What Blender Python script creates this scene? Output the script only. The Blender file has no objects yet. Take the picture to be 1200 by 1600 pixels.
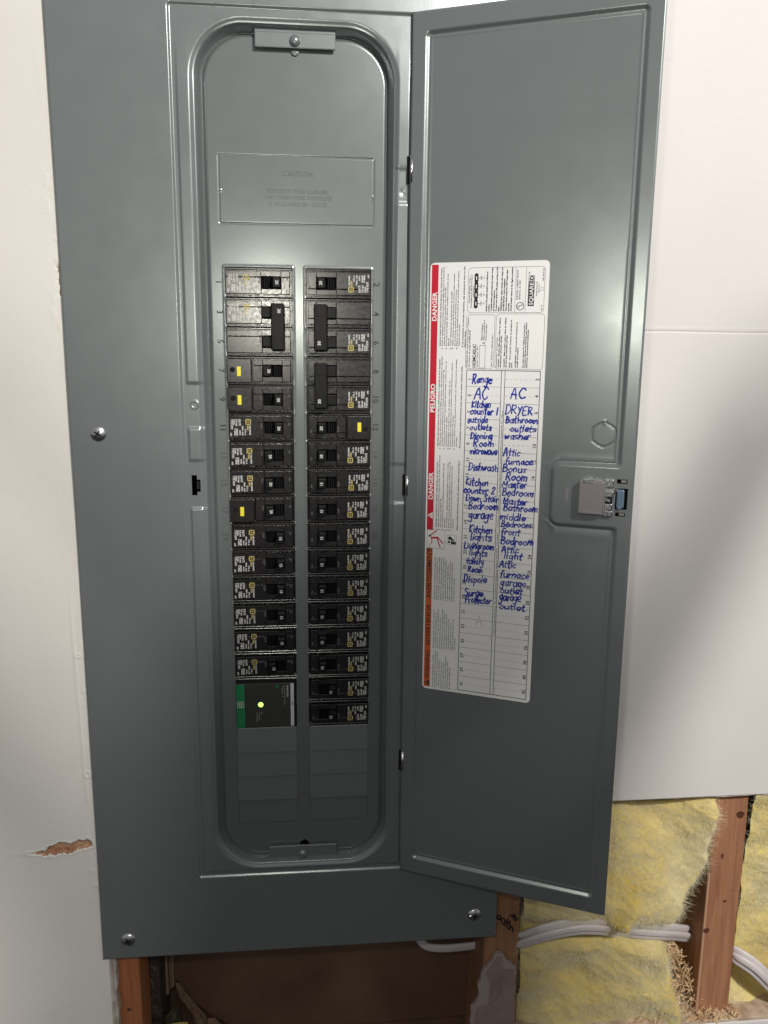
import bpy, bmesh, math, random
import numpy as np
from mathutils import Vector, Matrix
random.seed(7); rng = np.random.default_rng(7)
S = 0.001                                     # everything below is given in millimetres
C = bpy.context.scene.collection
scene = bpy.context.scene

# ------------------------------------------------------------------ camera
cam_d = bpy.data.cameras.new('camera'); cam = bpy.data.objects.new('camera', cam_d); C.objects.link(cam)
scene.camera = cam
cam_d.sensor_fit = 'HORIZONTAL'; cam_d.sensor_width = 36; cam_d.lens = 36 * 1295.5 / 1200
cam_d.clip_start = 0.01; cam_d.clip_end = 50
def _rot(rx, ry, rz):
    return Matrix.Rotation(rz, 3, 'Z') @ Matrix.Rotation(rx, 3, 'X') @ Matrix.Rotation(ry, 3, 'Y')
_R = _rot(-0.194, -0.010, -0.099)
M = Matrix((_R.col[0], _R.col[2], -_R.col[1])).transposed().to_4x4()
M.translation = Vector((2.1, -747.9, -68.8)) * S
cam.matrix_world = M

# ------------------------------------------------------------------ light and exposure
scene.view_settings.view_transform = 'Standard'; scene.view_settings.look = 'None'
scene.view_settings.exposure = 0.1; scene.view_settings.gamma = 1.0
world = bpy.data.worlds.new('World'); scene.world = world; world.use_nodes = True
bg = world.node_tree.nodes['Background']
bg.inputs['Strength'].default_value = 1.0
_nt = world.node_tree; _tc = _nt.nodes.new('ShaderNodeTexCoord'); _sx = _nt.nodes.new('ShaderNodeSeparateXYZ'); _cr = _nt.nodes.new('ShaderNodeValToRGB')
_mr = _nt.nodes.new('ShaderNodeMapRange'); _mr.inputs[1].default_value = -1; _mr.inputs[2].default_value = 1
_nt.links.new(_tc.outputs['Generated'], _sx.inputs[0]); _nt.links.new(_sx.outputs[2], _mr.inputs[0]); _nt.links.new(_mr.outputs[0], _cr.inputs[0]); _nt.links.new(_cr.outputs[0], bg.inputs['Color'])
_cr.color_ramp.interpolation = 'EASE'; _e = _cr.color_ramp.elements                      # the room behind: dark floor, pale walls and ceiling
_e[0].position = 0.34; _e[0].color = (0.02, 0.019, 0.021, 1); _e[1].position = 0.54; _e[1].color = (0.245, 0.243, 0.246, 1)
def area(name, loc, target, size, power, color):
    d = bpy.data.lights.new(name, 'AREA'); d.shape = 'DISK'; d.size = size * S; d.energy = power; d.color = color
    o = bpy.data.objects.new(name, d); C.objects.link(o); o.location = Vector(loc) * S
    o.rotation_euler = (Vector(target) - Vector(loc)).to_track_quat('-Z', 'Y').to_euler(); return o
area('ceiling_lamp', (900, -1900, 1150), (0, 0, -250), 130, 42.0, (1.0, 0.955, 0.90))
area('ceiling_lamp', (900, -2250, 1300), (0, 0, -250), 140, 20.0, (1.0, 0.965, 0.94))
flash_d = bpy.data.lights.new('phone_flash', 'POINT'); flash_d.energy = 3.3; flash_d.shadow_soft_size = 0.016; flash_d.color = (1.0, 0.97, 0.84)
flash = bpy.data.objects.new('phone_flash', flash_d); C.objects.link(flash); flash.location = Vector((-48, -744, -2)) * S
scene.cycles.max_bounces = 6; scene.cycles.use_denoising = True

# ------------------------------------------------------------------ materials
def mat(name, color, rough=0.5, metal=0.0, spec=0.5, coat=0.0, emit=None, estr=0.0):
    m = bpy.data.materials.new(name); m.use_nodes = True
    b = m.node_tree.nodes['Principled BSDF']
    b.inputs['Base Color'].default_value = (*color, 1); b.inputs['Roughness'].default_value = rough
    b.inputs['Metallic'].default_value = metal; b.inputs['Specular IOR Level'].default_value = spec
    b.inputs['Coat Weight'].default_value = coat; b.inputs['Coat Roughness'].default_value = 0.15
    if emit: b.inputs['Emission Color'].default_value = (*emit, 1); b.inputs['Emission Strength'].default_value = estr
    return m
def noise_color(m, c1, c2, scale, stretch=(1, 1, 1), detail=5, lo=0.35, hi=0.65, rough=0.55, distortion=0.0):
    nt = m.node_tree; b = nt.nodes['Principled BSDF']
    tc = nt.nodes.new('ShaderNodeTexCoord'); mp = nt.nodes.new('ShaderNodeMapping'); mp.inputs['Scale'].default_value = stretch
    n = nt.nodes.new('ShaderNodeTexNoise'); n.inputs['Scale'].default_value = scale; n.inputs['Detail'].default_value = detail
    n.inputs['Roughness'].default_value = rough; n.inputs['Distortion'].default_value = distortion
    r = nt.nodes.new('ShaderNodeValToRGB'); r.color_ramp.elements[0].position = lo; r.color_ramp.elements[1].position = hi
    r.color_ramp.elements[0].color = (*c1, 1); r.color_ramp.elements[1].color = (*c2, 1)
    nt.links.new(tc.outputs['Object'], mp.inputs[0]); nt.links.new(mp.outputs[0], n.inputs['Vector'])
    nt.links.new(n.outputs[0], r.inputs[0]); nt.links.new(r.outputs[0], b.inputs['Base Color'])
    return n, r, mp
def mix_over(m, color, scale, lo, hi, amount=1.0, stretch=(1, 1, 1), detail=6):
    """a second noise mask laid over whatever feeds the base colour"""
    nt = m.node_tree; b = nt.nodes['Principled BSDF']; old = b.inputs['Base Color'].links[0].from_socket if b.inputs['Base Color'].links else None
    tc = nt.nodes.new('ShaderNodeTexCoord'); mp = nt.nodes.new('ShaderNodeMapping'); mp.inputs['Scale'].default_value = stretch
    n = nt.nodes.new('ShaderNodeTexNoise'); n.inputs['Scale'].default_value = scale; n.inputs['Detail'].default_value = detail
    r = nt.nodes.new('ShaderNodeMapRange'); r.inputs[1].default_value = lo; r.inputs[2].default_value = hi; r.inputs[4].default_value = amount
    mx = nt.nodes.new('ShaderNodeMix'); mx.data_type = 'RGBA'
    nt.links.new(tc.outputs['Object'], mp.inputs[0]); nt.links.new(mp.outputs[0], n.inputs['Vector']); nt.links.new(n.outputs[0], r.inputs[0])
    nt.links.new(r.outputs[0], mx.inputs[0])
    if old: nt.links.new(old, mx.inputs[6])
    else: mx.inputs[6].default_value = b.inputs['Base Color'].default_value
    mx.inputs[7].default_value = (*color, 1); nt.links.new(mx.outputs[2], b.inputs['Base Color'])
def bump(m, scale, dist, strength=1.0, detail=4, stretch=(1, 1, 1)):
    nt = m.node_tree; b = nt.nodes['Principled BSDF']
    tc = nt.nodes.new('ShaderNodeTexCoord'); mp = nt.nodes.new('ShaderNodeMapping'); mp.inputs['Scale'].default_value = stretch
    n = nt.nodes.new('ShaderNodeTexNoise'); n.inputs['Scale'].default_value = scale; n.inputs['Detail'].default_value = detail
    bp = nt.nodes.new('ShaderNodeBump'); bp.inputs['Distance'].default_value = dist; bp.inputs['Strength'].default_value = strength
    if b.inputs['Normal'].links: nt.links.new(b.inputs['Normal'].links[0].from_socket, bp.inputs['Normal'])
    nt.links.new(tc.outputs['Object'], mp.inputs[0]); nt.links.new(mp.outputs[0], n.inputs['Vector'])
    nt.links.new(n.outputs[0], bp.inputs['Height']); nt.links.new(bp.outputs[0], b.inputs['Normal'])
def rough_noise(m, scale, lo, hi, stretch=(1, 1, 1)):
    nt = m.node_tree; b = nt.nodes['Principled BSDF']
    tc = nt.nodes.new('ShaderNodeTexCoord'); mp = nt.nodes.new('ShaderNodeMapping'); mp.inputs['Scale'].default_value = stretch
    n = nt.nodes.new('ShaderNodeTexNoise'); n.inputs['Scale'].default_value = scale; n.inputs['Detail'].default_value = 5
    r = nt.nodes.new('ShaderNodeMapRange'); r.inputs[1].default_value = 0.3; r.inputs[2].default_value = 0.7; r.inputs[3].default_value = lo; r.inputs[4].default_value = hi
    nt.links.new(tc.outputs['Object'], mp.inputs[0]); nt.links.new(mp.outputs[0], n.inputs['Vector'])
    nt.links.new(n.outputs[0], r.inputs[0]); nt.links.new(r.outputs[0], b.inputs['Roughness'])

PAINT = mat('grey_enamel', (0.115, 0.142, 0.145), 0.28, 0.45, 0.7)
noise_color(PAINT, (0.228, 0.254, 0.254), (0.236, 0.262, 0.262), 5, detail=3, lo=0.3, hi=0.7)
mix_over(PAINT, (0.33, 0.325, 0.345), 4.5, 0.50, 0.80, 0.22, stretch=(1, 1, .7), detail=2)
rough_noise(PAINT, 40, 0.265, 0.315)
bump(PAINT, 380, 0.0001, 0.12, detail=1)
DEADP = mat('grey_enamel_inner', (0.222, 0.244, 0.242), 0.25, 0.5, 0.8)
rough_noise(DEADP, 60, 0.245, 0.262); bump(DEADP, 380, 0.0001, 0.12, detail=1)
BLACK = mat('breaker_plastic', (0.011, 0.010, 0.010), 0.24, 0, 1.0); rough_noise(BLACK, 300, 0.20, 0.29); bump(BLACK, 700, 0.00002, 0.25, detail=2)
mix_over(BLACK, (0.03, 0.028, 0.026), 60, 0.55, 0.8, 0.4)
HANDLE = mat('handle_plastic', (0.005, 0.005, 0.0055), 0.45, 0, 0.25)
DARK = mat('dark_cavity_plastic', (0.006, 0.006, 0.006), 0.7, 0, 0.2)
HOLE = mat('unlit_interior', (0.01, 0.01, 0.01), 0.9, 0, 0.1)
STEEL = mat('zinc_steel', (0.62, 0.62, 0.63), 0.22, 1.0); bump(STEEL, 400, 0.0001, 0.5); rough_noise(STEEL, 500, 0.15, 0.42)
BRIGHT = mat('bright_pin_steel', (0.8, 0.8, 0.8), 0.25, 1.0)
PRINTW = mat('print_white', (0.62, 0.62, 0.60), 0.6)
PRINTY = mat('print_yellow', (0.55, 0.45, 0.15), 0.6)
PRINTG = mat('print_grey', (0.10, 0.10, 0.10), 0.6); PRINTM = mat('print_mid_grey', (0.30, 0.30, 0.30), 0.6)
YELLOW = mat('yellow_button_plastic', (0.80, 0.70, 0.06), 0.4)
GREEN = mat('green_print', (0.010, 0.20, 0.075), 0.45)
SURGE = mat('surge_face_plastic', (0.035, 0.034, 0.032), 0.5)
LILAC = mat('pale_strip', (0.60, 0.58, 0.66), 0.5)
LED = mat('green_led', (0.4, 0.9, 0.15), 0.3, emit=(0.42, 1.0, 0.12), estr=2.2)
PAPER = mat('sticker_paper', (0.85, 0.85, 0.84), 0.42); bump(PAPER, 30, 0.0004, 0.3, detail=2)
RED = mat('sticker_red', (0.56, 0.012, 0.035), 0.42)
ORANGE = mat('sticker_orange', (0.62, 0.13, 0.035), 0.42)
INK = mat('sticker_black_ink', (0.025, 0.025, 0.028), 0.5)
INKG = mat('sticker_grey_ink', (0.05, 0.05, 0.055), 0.5)
BLUE = mat('blue_marker_ink', (0.012, 0.028, 0.36), 0.45)
WHITEINK = mat('sticker_white_ink', (0.85, 0.85, 0.84), 0.42)
PENCIL = mat('pencil_smudge', (0.60, 0.60, 0.57), 0.5)
CLIP = mat('latch_plastic', (0.25, 0.225, 0.24), 0.28)
BLUEP = mat('latch_blue_plastic', (0.13, 0.19, 0.27), 0.3)

WALL = mat('wall_paint', (0.74, 0.70, 0.635), 0.55, 0, 0.3)
noise_color(WALL, (0.70, 0.675, 0.625), (0.77, 0.75, 0.71), 3.0, detail=4, lo=0.3, hi=0.7)
mix_over(WALL, (0.60, 0.54, 0.46), 14, 0.62, 0.85, 0.45); mix_over(WALL, (0.5, 0.45, 0.4), 120, 0.74, 0.82, 0.5, stretch=(0.35, 1, 1))
bump(WALL, 6, 0.003, 0.25, detail=2); bump(WALL, 160, 0.00035, 0.5, detail=6)
WALLR = mat('wall_paint_pinkish', (0.72, 0.67, 0.625), 0.55, 0, 0.3)
noise_color(WALLR, (0.655, 0.63, 0.61), (0.715, 0.69, 0.672), 2.5, detail=4, lo=0.3, hi=0.7)
mix_over(WALLR, (0.56, 0.50, 0.45), 90, 0.72, 0.84, 0.4, stretch=(0.4, 1, 1)); bump(WALLR, 6, 0.003, 0.25, detail=2); bump(WALLR, 160, 0.00035, 0.5, detail=6)
GYPSUM = mat('gypsum_core', (0.55, 0.52, 0.48), 0.9); bump(GYPSUM, 400, 0.001, 0.8)
noise_color(GYPSUM, (0.40, 0.35, 0.31), (0.62, 0.58, 0.54), 60)
TORN = mat('torn_kraft_face', (0.42, 0.20, 0.10), 0.9); noise_color(TORN, (0.30, 0.11, 0.05), (0.62, 0.40, 0.25), 90, stretch=(0.5, 1, 1.4)); bump(TORN, 500, 0.001, 0.8)
CHIP = mat('bare_tan_plaster', (0.45, 0.39, 0.31), 0.9); bump(CHIP, 400, 0.0006, 0.8)
TAN = mat('ledge_tan', (0.50, 0.38, 0.28), 0.9); noise_color(TAN, (0.38, 0.27, 0.19), (0.62, 0.50, 0.38), 50); bump(TAN, 300, 0.001, 0.8)
def wood(name, c1, c2, seed):
    m = mat(name, c1, 0.62, 0, 0.3); nt = m.node_tree
    n, r, mp = noise_color(m, c1, c2, 16, stretch=(9, 9, 0.55), detail=6, lo=0.32, hi=0.68, distortion=0.6)
    mp.inputs['Location'].default_value = (seed * 1.7, seed, seed * 0.37)
    mix_over(m, tuple(c * 0.45 for c in c1), 60, 0.56, 0.75, 0.6, stretch=(6, 6, 0.25)); bump(m, 60, 0.0008, 0.6, stretch=(8, 8, 0.4)); return m
WOOD1 = wood('fir_stud_brown', (0.25, 0.125, 0.066), (0.35, 0.19, 0.10), 1)
WOOD2 = wood('fir_stud_red', (0.27, 0.122, 0.064), (0.40, 0.195, 0.105), 2)
WOOD3 = wood('fir_stud_orange', (0.30, 0.10, 0.04), (0.42, 0.17, 0.075), 3)
KNOT = mat('wood_knot', (0.09, 0.028, 0.014), 0.6)
CHAMF = mat('stud_arris_highlight', (0.46, 0.27, 0.17), 0.6); bump(CHAMF, 60, 0.0006, 0.6, stretch=(8, 8, 0.4))  # pale tone puts the highlight on the stud edge into the colour
BATT = mat('glass_wool', (0.55, 0.44, 0.14), 0.95, 0, 0.1)
noise_color(BATT, (0.56, 0.41, 0.085), (0.76, 0.64, 0.27), 9, detail=5, lo=0.3, hi=0.7, distortion=0.8)
mix_over(BATT, (0.74, 0.69, 0.52), 6, 0.50, 0.64, 0.75, detail=3); bump(BATT, 220, 0.002, 0.6, detail=8)
BATT.node_tree.nodes['Principled BSDF'].inputs['Subsurface Weight'].default_value = 0.25
BATT.node_tree.nodes['Principled BSDF'].inputs['Subsurface Scale'].default_value = 0.006
FIBRE = mat('glass_wool_fibre', (0.78, 0.72, 0.50), 0.8, 0, 0.2)
CHIPW = mat('wood_chip', (0.58, 0.39, 0.21), 0.8); noise_color(CHIPW, (0.42, 0.25, 0.11), (0.72, 0.54, 0.34), 70)
CABLE = mat('cable_jacket', (0.60, 0.555, 0.55), 0.38); bump(CABLE, 60, 0.0006, 0.4)
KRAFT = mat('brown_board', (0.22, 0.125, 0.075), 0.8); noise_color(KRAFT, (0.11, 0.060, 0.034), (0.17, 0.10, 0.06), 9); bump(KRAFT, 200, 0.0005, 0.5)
KRAFTL = mat('torn_kraft_paper', (0.25, 0.165, 0.10), 0.8); bump(KRAFTL, 90, 0.002, 0.5)
TAR = mat('tar_covered_strand_board', (0.045, 0.032, 0.026), 0.75); bump(TAR, 110, 0.006, 1.0, detail=6); mix_over(TAR, (0.2, 0.15, 0.12), 130, 0.62, 0.7, 0.8)
SCRAP = mat('torn_plasterboard_face', (0.30, 0.22, 0.20), 0.85); noise_color(SCRAP, (0.24, 0.165, 0.15), (0.33, 0.25, 0.235), 22); bump(SCRAP, 150, 0.0008, 0.6)
SCRAPC = mat('scrap_plaster_core', (0.36, 0.29, 0.26), 0.9); bump(SCRAPC, 300, 0.001, 0.8)  # darker and pinker than the gypsum core
MARKER = mat('black_marker', (0.02, 0.008, 0.012), 0.5)
CLOTH = mat('dark_cloth', (0.02, 0.02, 0.026), 0.9); SKIN = mat('skin', (0.42, 0.24, 0.17), 0.5); HAIR = mat('dark_hair', (0.02, 0.014, 0.01), 0.6)
PHONE = mat('phone_glass', (0.02, 0.02, 0.022), 0.2)

# ------------------------------------------------------------------ helpers
def tag(o, label=None, cat=None, group=None, kind=None):
    if label: o['label'] = label
    if cat: o['category'] = cat
    if group: o['group'] = group
    if kind: o['kind'] = kind
    return o
def empty(name, loc=(0, 0, 0), label=None, cat=None, group=None):
    o = bpy.data.objects.new(name, None); C.objects.link(o); o.location = Vector(loc) * S; o.empty_display_size = 0.02
    return tag(o, label, cat, group)
def link(name, me, parent=None):
    o = bpy.data.objects.new(name, me); C.objects.link(o)
    if parent: o.parent = parent
    return o
def mesh_np(name, verts, faces, mats, midx=None, smooth=False):
    me = bpy.data.meshes.new(name); me.from_pydata([tuple(v) for v in np.asarray(verts, float) * S], [], [tuple(int(i) for i in f) for f in faces])
    for m in mats: me.materials.append(m)
    if midx is not None: me.polygons.foreach_set('material_index', np.asarray(midx, dtype=np.int32))
    if smooth: me.polygons.foreach_set('use_smooth', np.ones(len(me.polygons), dtype=bool))
    me.update(); return me
def grid_np(name, xs, zs, h, mats, hole=None, y0=0.0, back=None, smooth=True, fmat=None):
    """sheet in the XZ plane: vertex (x, y0-h(x,z), z); h positive is towards the viewer"""
    X, Z = np.meshgrid(xs, zs); H = h(X, Z); nx, nz = len(xs), len(zs)
    V = np.stack([X, y0 - H, Z], -1).reshape(-1, 3)
    i = np.arange(nx - 1)[None, :] + np.arange(nz - 1)[:, None] * nx
    F = np.stack([i, i + 1, i + 1 + nx, i + nx], -1)
    xc = (xs[1:] + xs[:-1]) / 2; zc = (zs[1:] + zs[:-1]) / 2; XC, ZC = np.meshgrid(xc, zc)
    keep = np.ones(XC.shape, bool) if hole is None else ~hole(XC, ZC)
    mi = None
    if fmat is not None: mi = fmat(XC, ZC)[keep].ravel()
    F = F[keep].reshape(-1, 4)
    if back is not None:                                     # fold the outer edges back
        e = [np.arange(nx - 1), None]
        loops = [np.arange(nx), np.arange(nz) * nx + nx - 1, np.arange(nx)[::-1] + (nz - 1) * nx, (np.arange(nz) * nx)[::-1]]
        for L in loops:
            b = V[L].copy(); b[:, 1] = y0 + back; s = len(V); V = np.vstack([V, b]); k = np.arange(len(L) - 1)
            F = np.vstack([F, np.stack([L[k + 1], L[k], s + k, s + k + 1], -1)])
            if mi is not None: mi = np.concatenate([mi, np.zeros(len(k), int)])
    me = bpy.data.meshes.new(name); me.vertices.add(len(V)); me.vertices.foreach_set('co', (V * S).astype(np.float32).ravel())
    me.loops.add(len(F) * 4); me.loops.foreach_set('vertex_index', F.astype(np.int32).ravel())
    me.polygons.add(len(F)); me.polygons.foreach_set('loop_start', np.arange(len(F), dtype=np.int32) * 4)
    for m in mats: me.materials.append(m)
    if mi is not None: me.polygons.foreach_set('material_index', mi.astype(np.int32))
    me.polygons.foreach_set('use_smooth', np.full(len(F), smooth)); me.update(calc_edges=True); me.validate(); return me
def axis(a, b, step, fine=()):
    """sorted coordinates: coarse steps plus fine bands (lo, hi, step) and single values (v,)"""
    v = list(np.arange(a, b, step)) + [b]
    for f in fine:
        if len(f) == 1: v.append(f[0])
        else:
            lo, hi, st = f; v = [t for t in v if not (lo < t < hi)] + list(np.arange(lo, hi + st * 0.5, st))
    v = sorted(t for t in v if a <= t <= b); out = [v[0]]
    for t in v[1:]:
        if t - out[-1] > 0.05: out.append(t)
    return np.array(out)
def sm(d, a, b):
    t = np.clip((d - a) / (b - a), 0, 1); return t * t * (3 - 2 * t)
def rrect(X, Z, x0, x1, z0, z1, r):
    """signed distance to a rounded rectangle, negative inside"""
    qx = np.abs(X - (x0 + x1) / 2) - (x1 - x0) / 2 + r; qz = np.abs(Z - (z0 + z1) / 2) - (z1 - z0) / 2 + r
    return np.hypot(np.maximum(qx, 0), np.maximum(qz, 0)) + np.minimum(np.maximum(qx, qz), 0) - r
def vnoise(X, Z, seed, scale, octaves=3):
    """cheap smooth value noise"""
    out = 0.0; amp = 1.0; tot = 0
    for o in range(octaves):
        g = np.random.default_rng(seed + o).random((128, 128)); u = X / scale * 2 ** o + 40.3; w = Z / scale * 2 ** o + 60.7
        iu = np.floor(u).astype(int); iw = np.floor(w).astype(int); fu = u - iu; fw = w - iw; fu = fu * fu * (3 - 2 * fu); fw = fw * fw * (3 - 2 * fw)
        a = g[iu % 128, iw % 128]; b = g[(iu + 1) % 128, iw % 128]; c = g[iu % 128, (iw + 1) % 128]; d = g[(iu + 1) % 128, (iw + 1) % 128]
        out = out + amp * ((a * (1 - fu) + b * fu) * (1 - fw) + (c * (1 - fu) + d * fu) * fw); tot += amp; amp *= 0.5
    return out / tot
class MB:
    """collects bevelled boxes and prisms into one mesh"""
    def __init__(self): self.bm = bmesh.new(); self.mats = []
    def mi(self, m):
        if m not in self.mats: self.mats.append(m)
        return self.mats.index(m)
    def _fin(self, before, m, smooth=False):
        k = self.mi(m)
        for f in self.bm.faces:
            if f not in before: f.material_index = k; f.smooth = smooth
    def box(self, x0, x1, y0, y1, z0, z1, m, bev=0.0, seg=1, rot=None, top_scale=None):
        before = set(self.bm.faces)
        r = bmesh.ops.create_cube(self.bm, size=1.0); vs = r['verts']; c = Vector(((x0 + x1) / 2, (y0 + y1) / 2, (z0 + z1) / 2))
        for v in vs:
            p = Vector((v.co.x * (x1 - x0), v.co.y * (y1 - y0), v.co.z * (z1 - z0)))
            if top_scale and v.co.y < 0: p.x *= top_scale[0]; p.z *= top_scale[1]
            if rot is not None: p = rot @ p
            v.co = (c + p)
        if bev > 0:
            es = {e for v in vs for e in v.link_edges}
            bmesh.ops.bevel(self.bm, geom=list(es), offset=bev, segments=seg, affect='EDGES', profile=0.5)
        self._fin(before, m); return self
    def cyl(self, c, axis_v, r0, r1, h, m, n=20, smooth=True, caps=True):
        before = set(self.bm.faces)
        q = Vector((0, 0, 1)).rotation_difference(Vector(axis_v).normalized()).to_matrix().to_4x4()
        bmesh.ops.create_cone(self.bm, cap_ends=caps, segments=n, radius1=r0, radius2=r1, depth=h, matrix=Matrix.Translation(Vector(c)) @ q)
        self._fin(before, m, smooth)
        for f in self.bm.faces:
            if f not in before and len(f.verts) > 4: f.smooth = False
        return self
    def prism(self, pts, y0, y1, m, smooth=False):
        """polygon pts in (x, z), extruded from y0 to y1"""
        before = set(self.bm.faces)
        a = [self.bm.verts.new((x, y0, z)) for x, z in pts]; b = [self.bm.verts.new((x, y1, z)) for x, z in pts]; n = len(pts)
        self.bm.faces.new(a); self.bm.faces.new(b[::-1])
        for i in range(n): self.bm.faces.new((a[i], b[i], b[(i + 1) % n], a[(i + 1) % n]))
        self._fin(before, m, smooth); return self
    def mesh(self, name):
        bmesh.ops.recalc_face_normals(self.bm, faces=self.bm.faces[:])
        for v in self.bm.verts: v.co *= S
        me = bpy.data.meshes.new(name); self.bm.to_mesh(me); self.bm.free()
        for m in self.mats: me.materials.append(m)
        return me
    def obj(self, name, parent=None, loc=None):
        o = link(name, self.mesh(name), parent)
        if loc is not None: o.location = Vector(loc) * S
        return o
def dome(mb, c, r, h, m, n=20, rings=5):
    """shallow screw or rivet dome facing the viewer (-y)"""
    before = set(mb.bm.faces); prev = None; bm = mb.bm
    for k in range(rings + 1):
        t = k / rings * math.pi / 2; rr = r * math.cos(t); yy = c[1] - h * math.sin(t)
        if k == rings:
            v = bm.verts.new((c[0], yy, c[2]))
            for i in range(n): bm.faces.new((prev[i], prev[(i + 1) % n], v))
        else:
            cur = [bm.verts.new((c[0] + rr * math.cos(2 * math.pi * i / n), yy, c[2] + rr * math.sin(2 * math.pi * i / n))) for i in range(n)]
            if prev:
                for i in range(n): bm.faces.new((prev[i], prev[(i + 1) % n], cur[(i + 1) % n], cur[i]))
            prev = cur
    mb._fin(before, m, True)
def copy_tree(o, parent=None):
    c = o.copy(); C.objects.link(c); c.parent = parent
    for ch in list(o.children): copy_tree(ch, c)
    return c

# flat print: text and ribbons gathered as 2-D triangles
_fc = bpy.data.curves.new('type', 'FONT'); _fo = bpy.data.objects.new('type', _fc); C.objects.link(_fo)
_cache = {}
def text2d(s, bold=0.0, res=2):
    key = (s, bold, res)
    if key not in _cache:
        _fc.body = s; _fc.size = 1.0; _fc.offset = bold; _fc.resolution_u = res; _fc.fill_mode = 'BOTH'
        bpy.context.view_layer.update(); dg = bpy.context.evaluated_depsgraph_get()
        ev = _fo.evaluated_get(dg); me = bpy.data.meshes.new_from_object(ev)
        v = np.zeros(len(me.vertices) * 3); me.vertices.foreach_get('co', v); v = v.reshape(-1, 3)[:, :2]
        f = [tuple(p.vertices) for p in me.polygons]; bpy.data.meshes.remove(me); _cache[key] = (v, f)
    return _cache[key]
class Flat:
    def __init__(self): self.V = []; self.F = []; self.I = []; self.mats = []; self.n = 0
    def mi(self, m):
        if m not in self.mats: self.mats.append(m)
        return self.mats.index(m)
    def add(self, v, f, m, layer=1):
        v = np.asarray(v, float); self.V.append(np.column_stack([v, np.full(len(v), layer * 0.035)]))
        self.F += [tuple(i + self.n for i in t) for t in f]; self.I += [self.mi(m)] * len(f); self.n += len(v)
    def poly(self, pts, m, layer=1): self.add(pts, [tuple(range(len(pts)))], m, layer)
    def rect(self, x0, y0, x1, y1, m, layer=1): self.poly([(x0, y0), (x1, y0), (x1, y1), (x0, y1)], m, layer)
    def line(self, a, b, w, m, layer=1):
        a = np.array(a, float); b = np.array(b, float); d = (b - a) / max(np.hypot(*(b - a)), 1e-6); n = np.array([-d[1], d[0]]) * w / 2
        self.poly([a - n, b - n, b + n, a + n], m, layer)
    def frame(self, x0, y0, x1, y1, r, w, m, layer=1):
        def rr(o):
            P = []
            for cx, cy, a0 in ((x1 - r, y1 - r, 0), (x0 + r, y1 - r, 90), (x0 + r, y0 + r, 180), (x1 - r, y0 + r, 270)):
                for k in range(5):
                    t = math.radians(a0 + k * 22.5); P.append((cx + (r - o) * math.cos(t), cy + (r - o) * math.sin(t)))
            return P
        A, B = rr(0), rr(w); n = len(A); self.add(A + B, [(i, (i + 1) % n, n + (i + 1) % n, n + i) for i in range(n)], m, layer)
    def disc(self, cx, cy, r, m, layer=1, n=16, r2=None):
        P = [(cx + r * math.cos(2 * math.pi * i / n), cy + r * math.sin(2 * math.pi * i / n)) for i in range(n)]
        if r2 is None: self.poly(P, m, layer)
        else:
            Q = [(cx + r2 * math.cos(2 * math.pi * i / n), cy + r2 * math.sin(2 * math.pi * i / n)) for i in range(n)]
            self.add(P + Q, [(i, (i + 1) % n, n + (i + 1) % n, n + i) for i in range(n)], m, layer)
    def text(self, s, x, y, m, cap=1.0, length=None, rot=0, bold=0.0, layer=2, anchor='l', res=2):
        if cap < 1.6: bold = bold + 0.022
        """x, y: start of the baseline; cap: capital height; length: exact run length; rot 0 / 90 (reads upward) / -90 (reads downward)"""
        v, f = text2d(s, bold, res)
        if len(v) == 0: return
        v = v.copy(); v[:, 0] -= v[:, 0].min(); sy = cap / 0.72; w = v[:, 0].max(); sx = sy if length is None else length / w
        v[:, 0] *= sx; v[:, 1] *= sy
        if anchor == 'c': v[:, 0] -= w * sx / 2
        if rot == 90: v = np.column_stack([-v[:, 1], v[:, 0]])
        elif rot == -90: v = np.column_stack([v[:, 1], -v[:, 0]])
        elif rot == 180: v = -v
        v += (x, y); self.add(v, f, m, layer)
    def ribbon(self, pts, w, m, layer=3):
        P = np.array(pts, float); n = len(P)
        if n < 2: return
        d = np.gradient(P, axis=0); d /= np.maximum(np.hypot(d[:, 0], d[:, 1]), 1e-6)[:, None]; N = np.column_stack([-d[:, 1], d[:, 0]]) * w / 2
        if hasattr(w, '__len__'): pass
        self.add(np.vstack([P - N, P + N]), [(i, i + 1, n + i + 1, n + i) for i in range(n - 1)], m, layer)
        for e in (P[0], P[-1]): self.disc(e[0], e[1], w / 2, m, layer + 0.15, 8)
    def mesh(self, name, fn):
        """fn maps (u, v, lift) arrays to x, y, z in mm"""
        A = np.vstack(self.V); return mesh_np(name, fn(A[:, 0], A[:, 1], A[:, 2]), self.F, self.mats, self.I)

# ------------------------------------------------------------------ the wall (drywall sheets, painted)
PITCH = 25.4
def sheet(name, x0, x1, z0, z1, m, step, fine_x=(), fine_z=(), extra=None, fm=None, mats=None, back=13.0):
    xs = axis(x0, x1, step, fine_x); zs = axis(z0, z1, step, fine_z)
    def h(X, Z):
        o = (vnoise(X, Z, 5, 190, 3) - 0.5) * 1.6
        if extra is not None: o = o + extra(X, Z)
        return o
    o = link(name, grid_np(name, xs, zs, h, mats or [m], y0=4.0, back=back, fmat=fm)); return tag(o, kind='structure')
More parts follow.
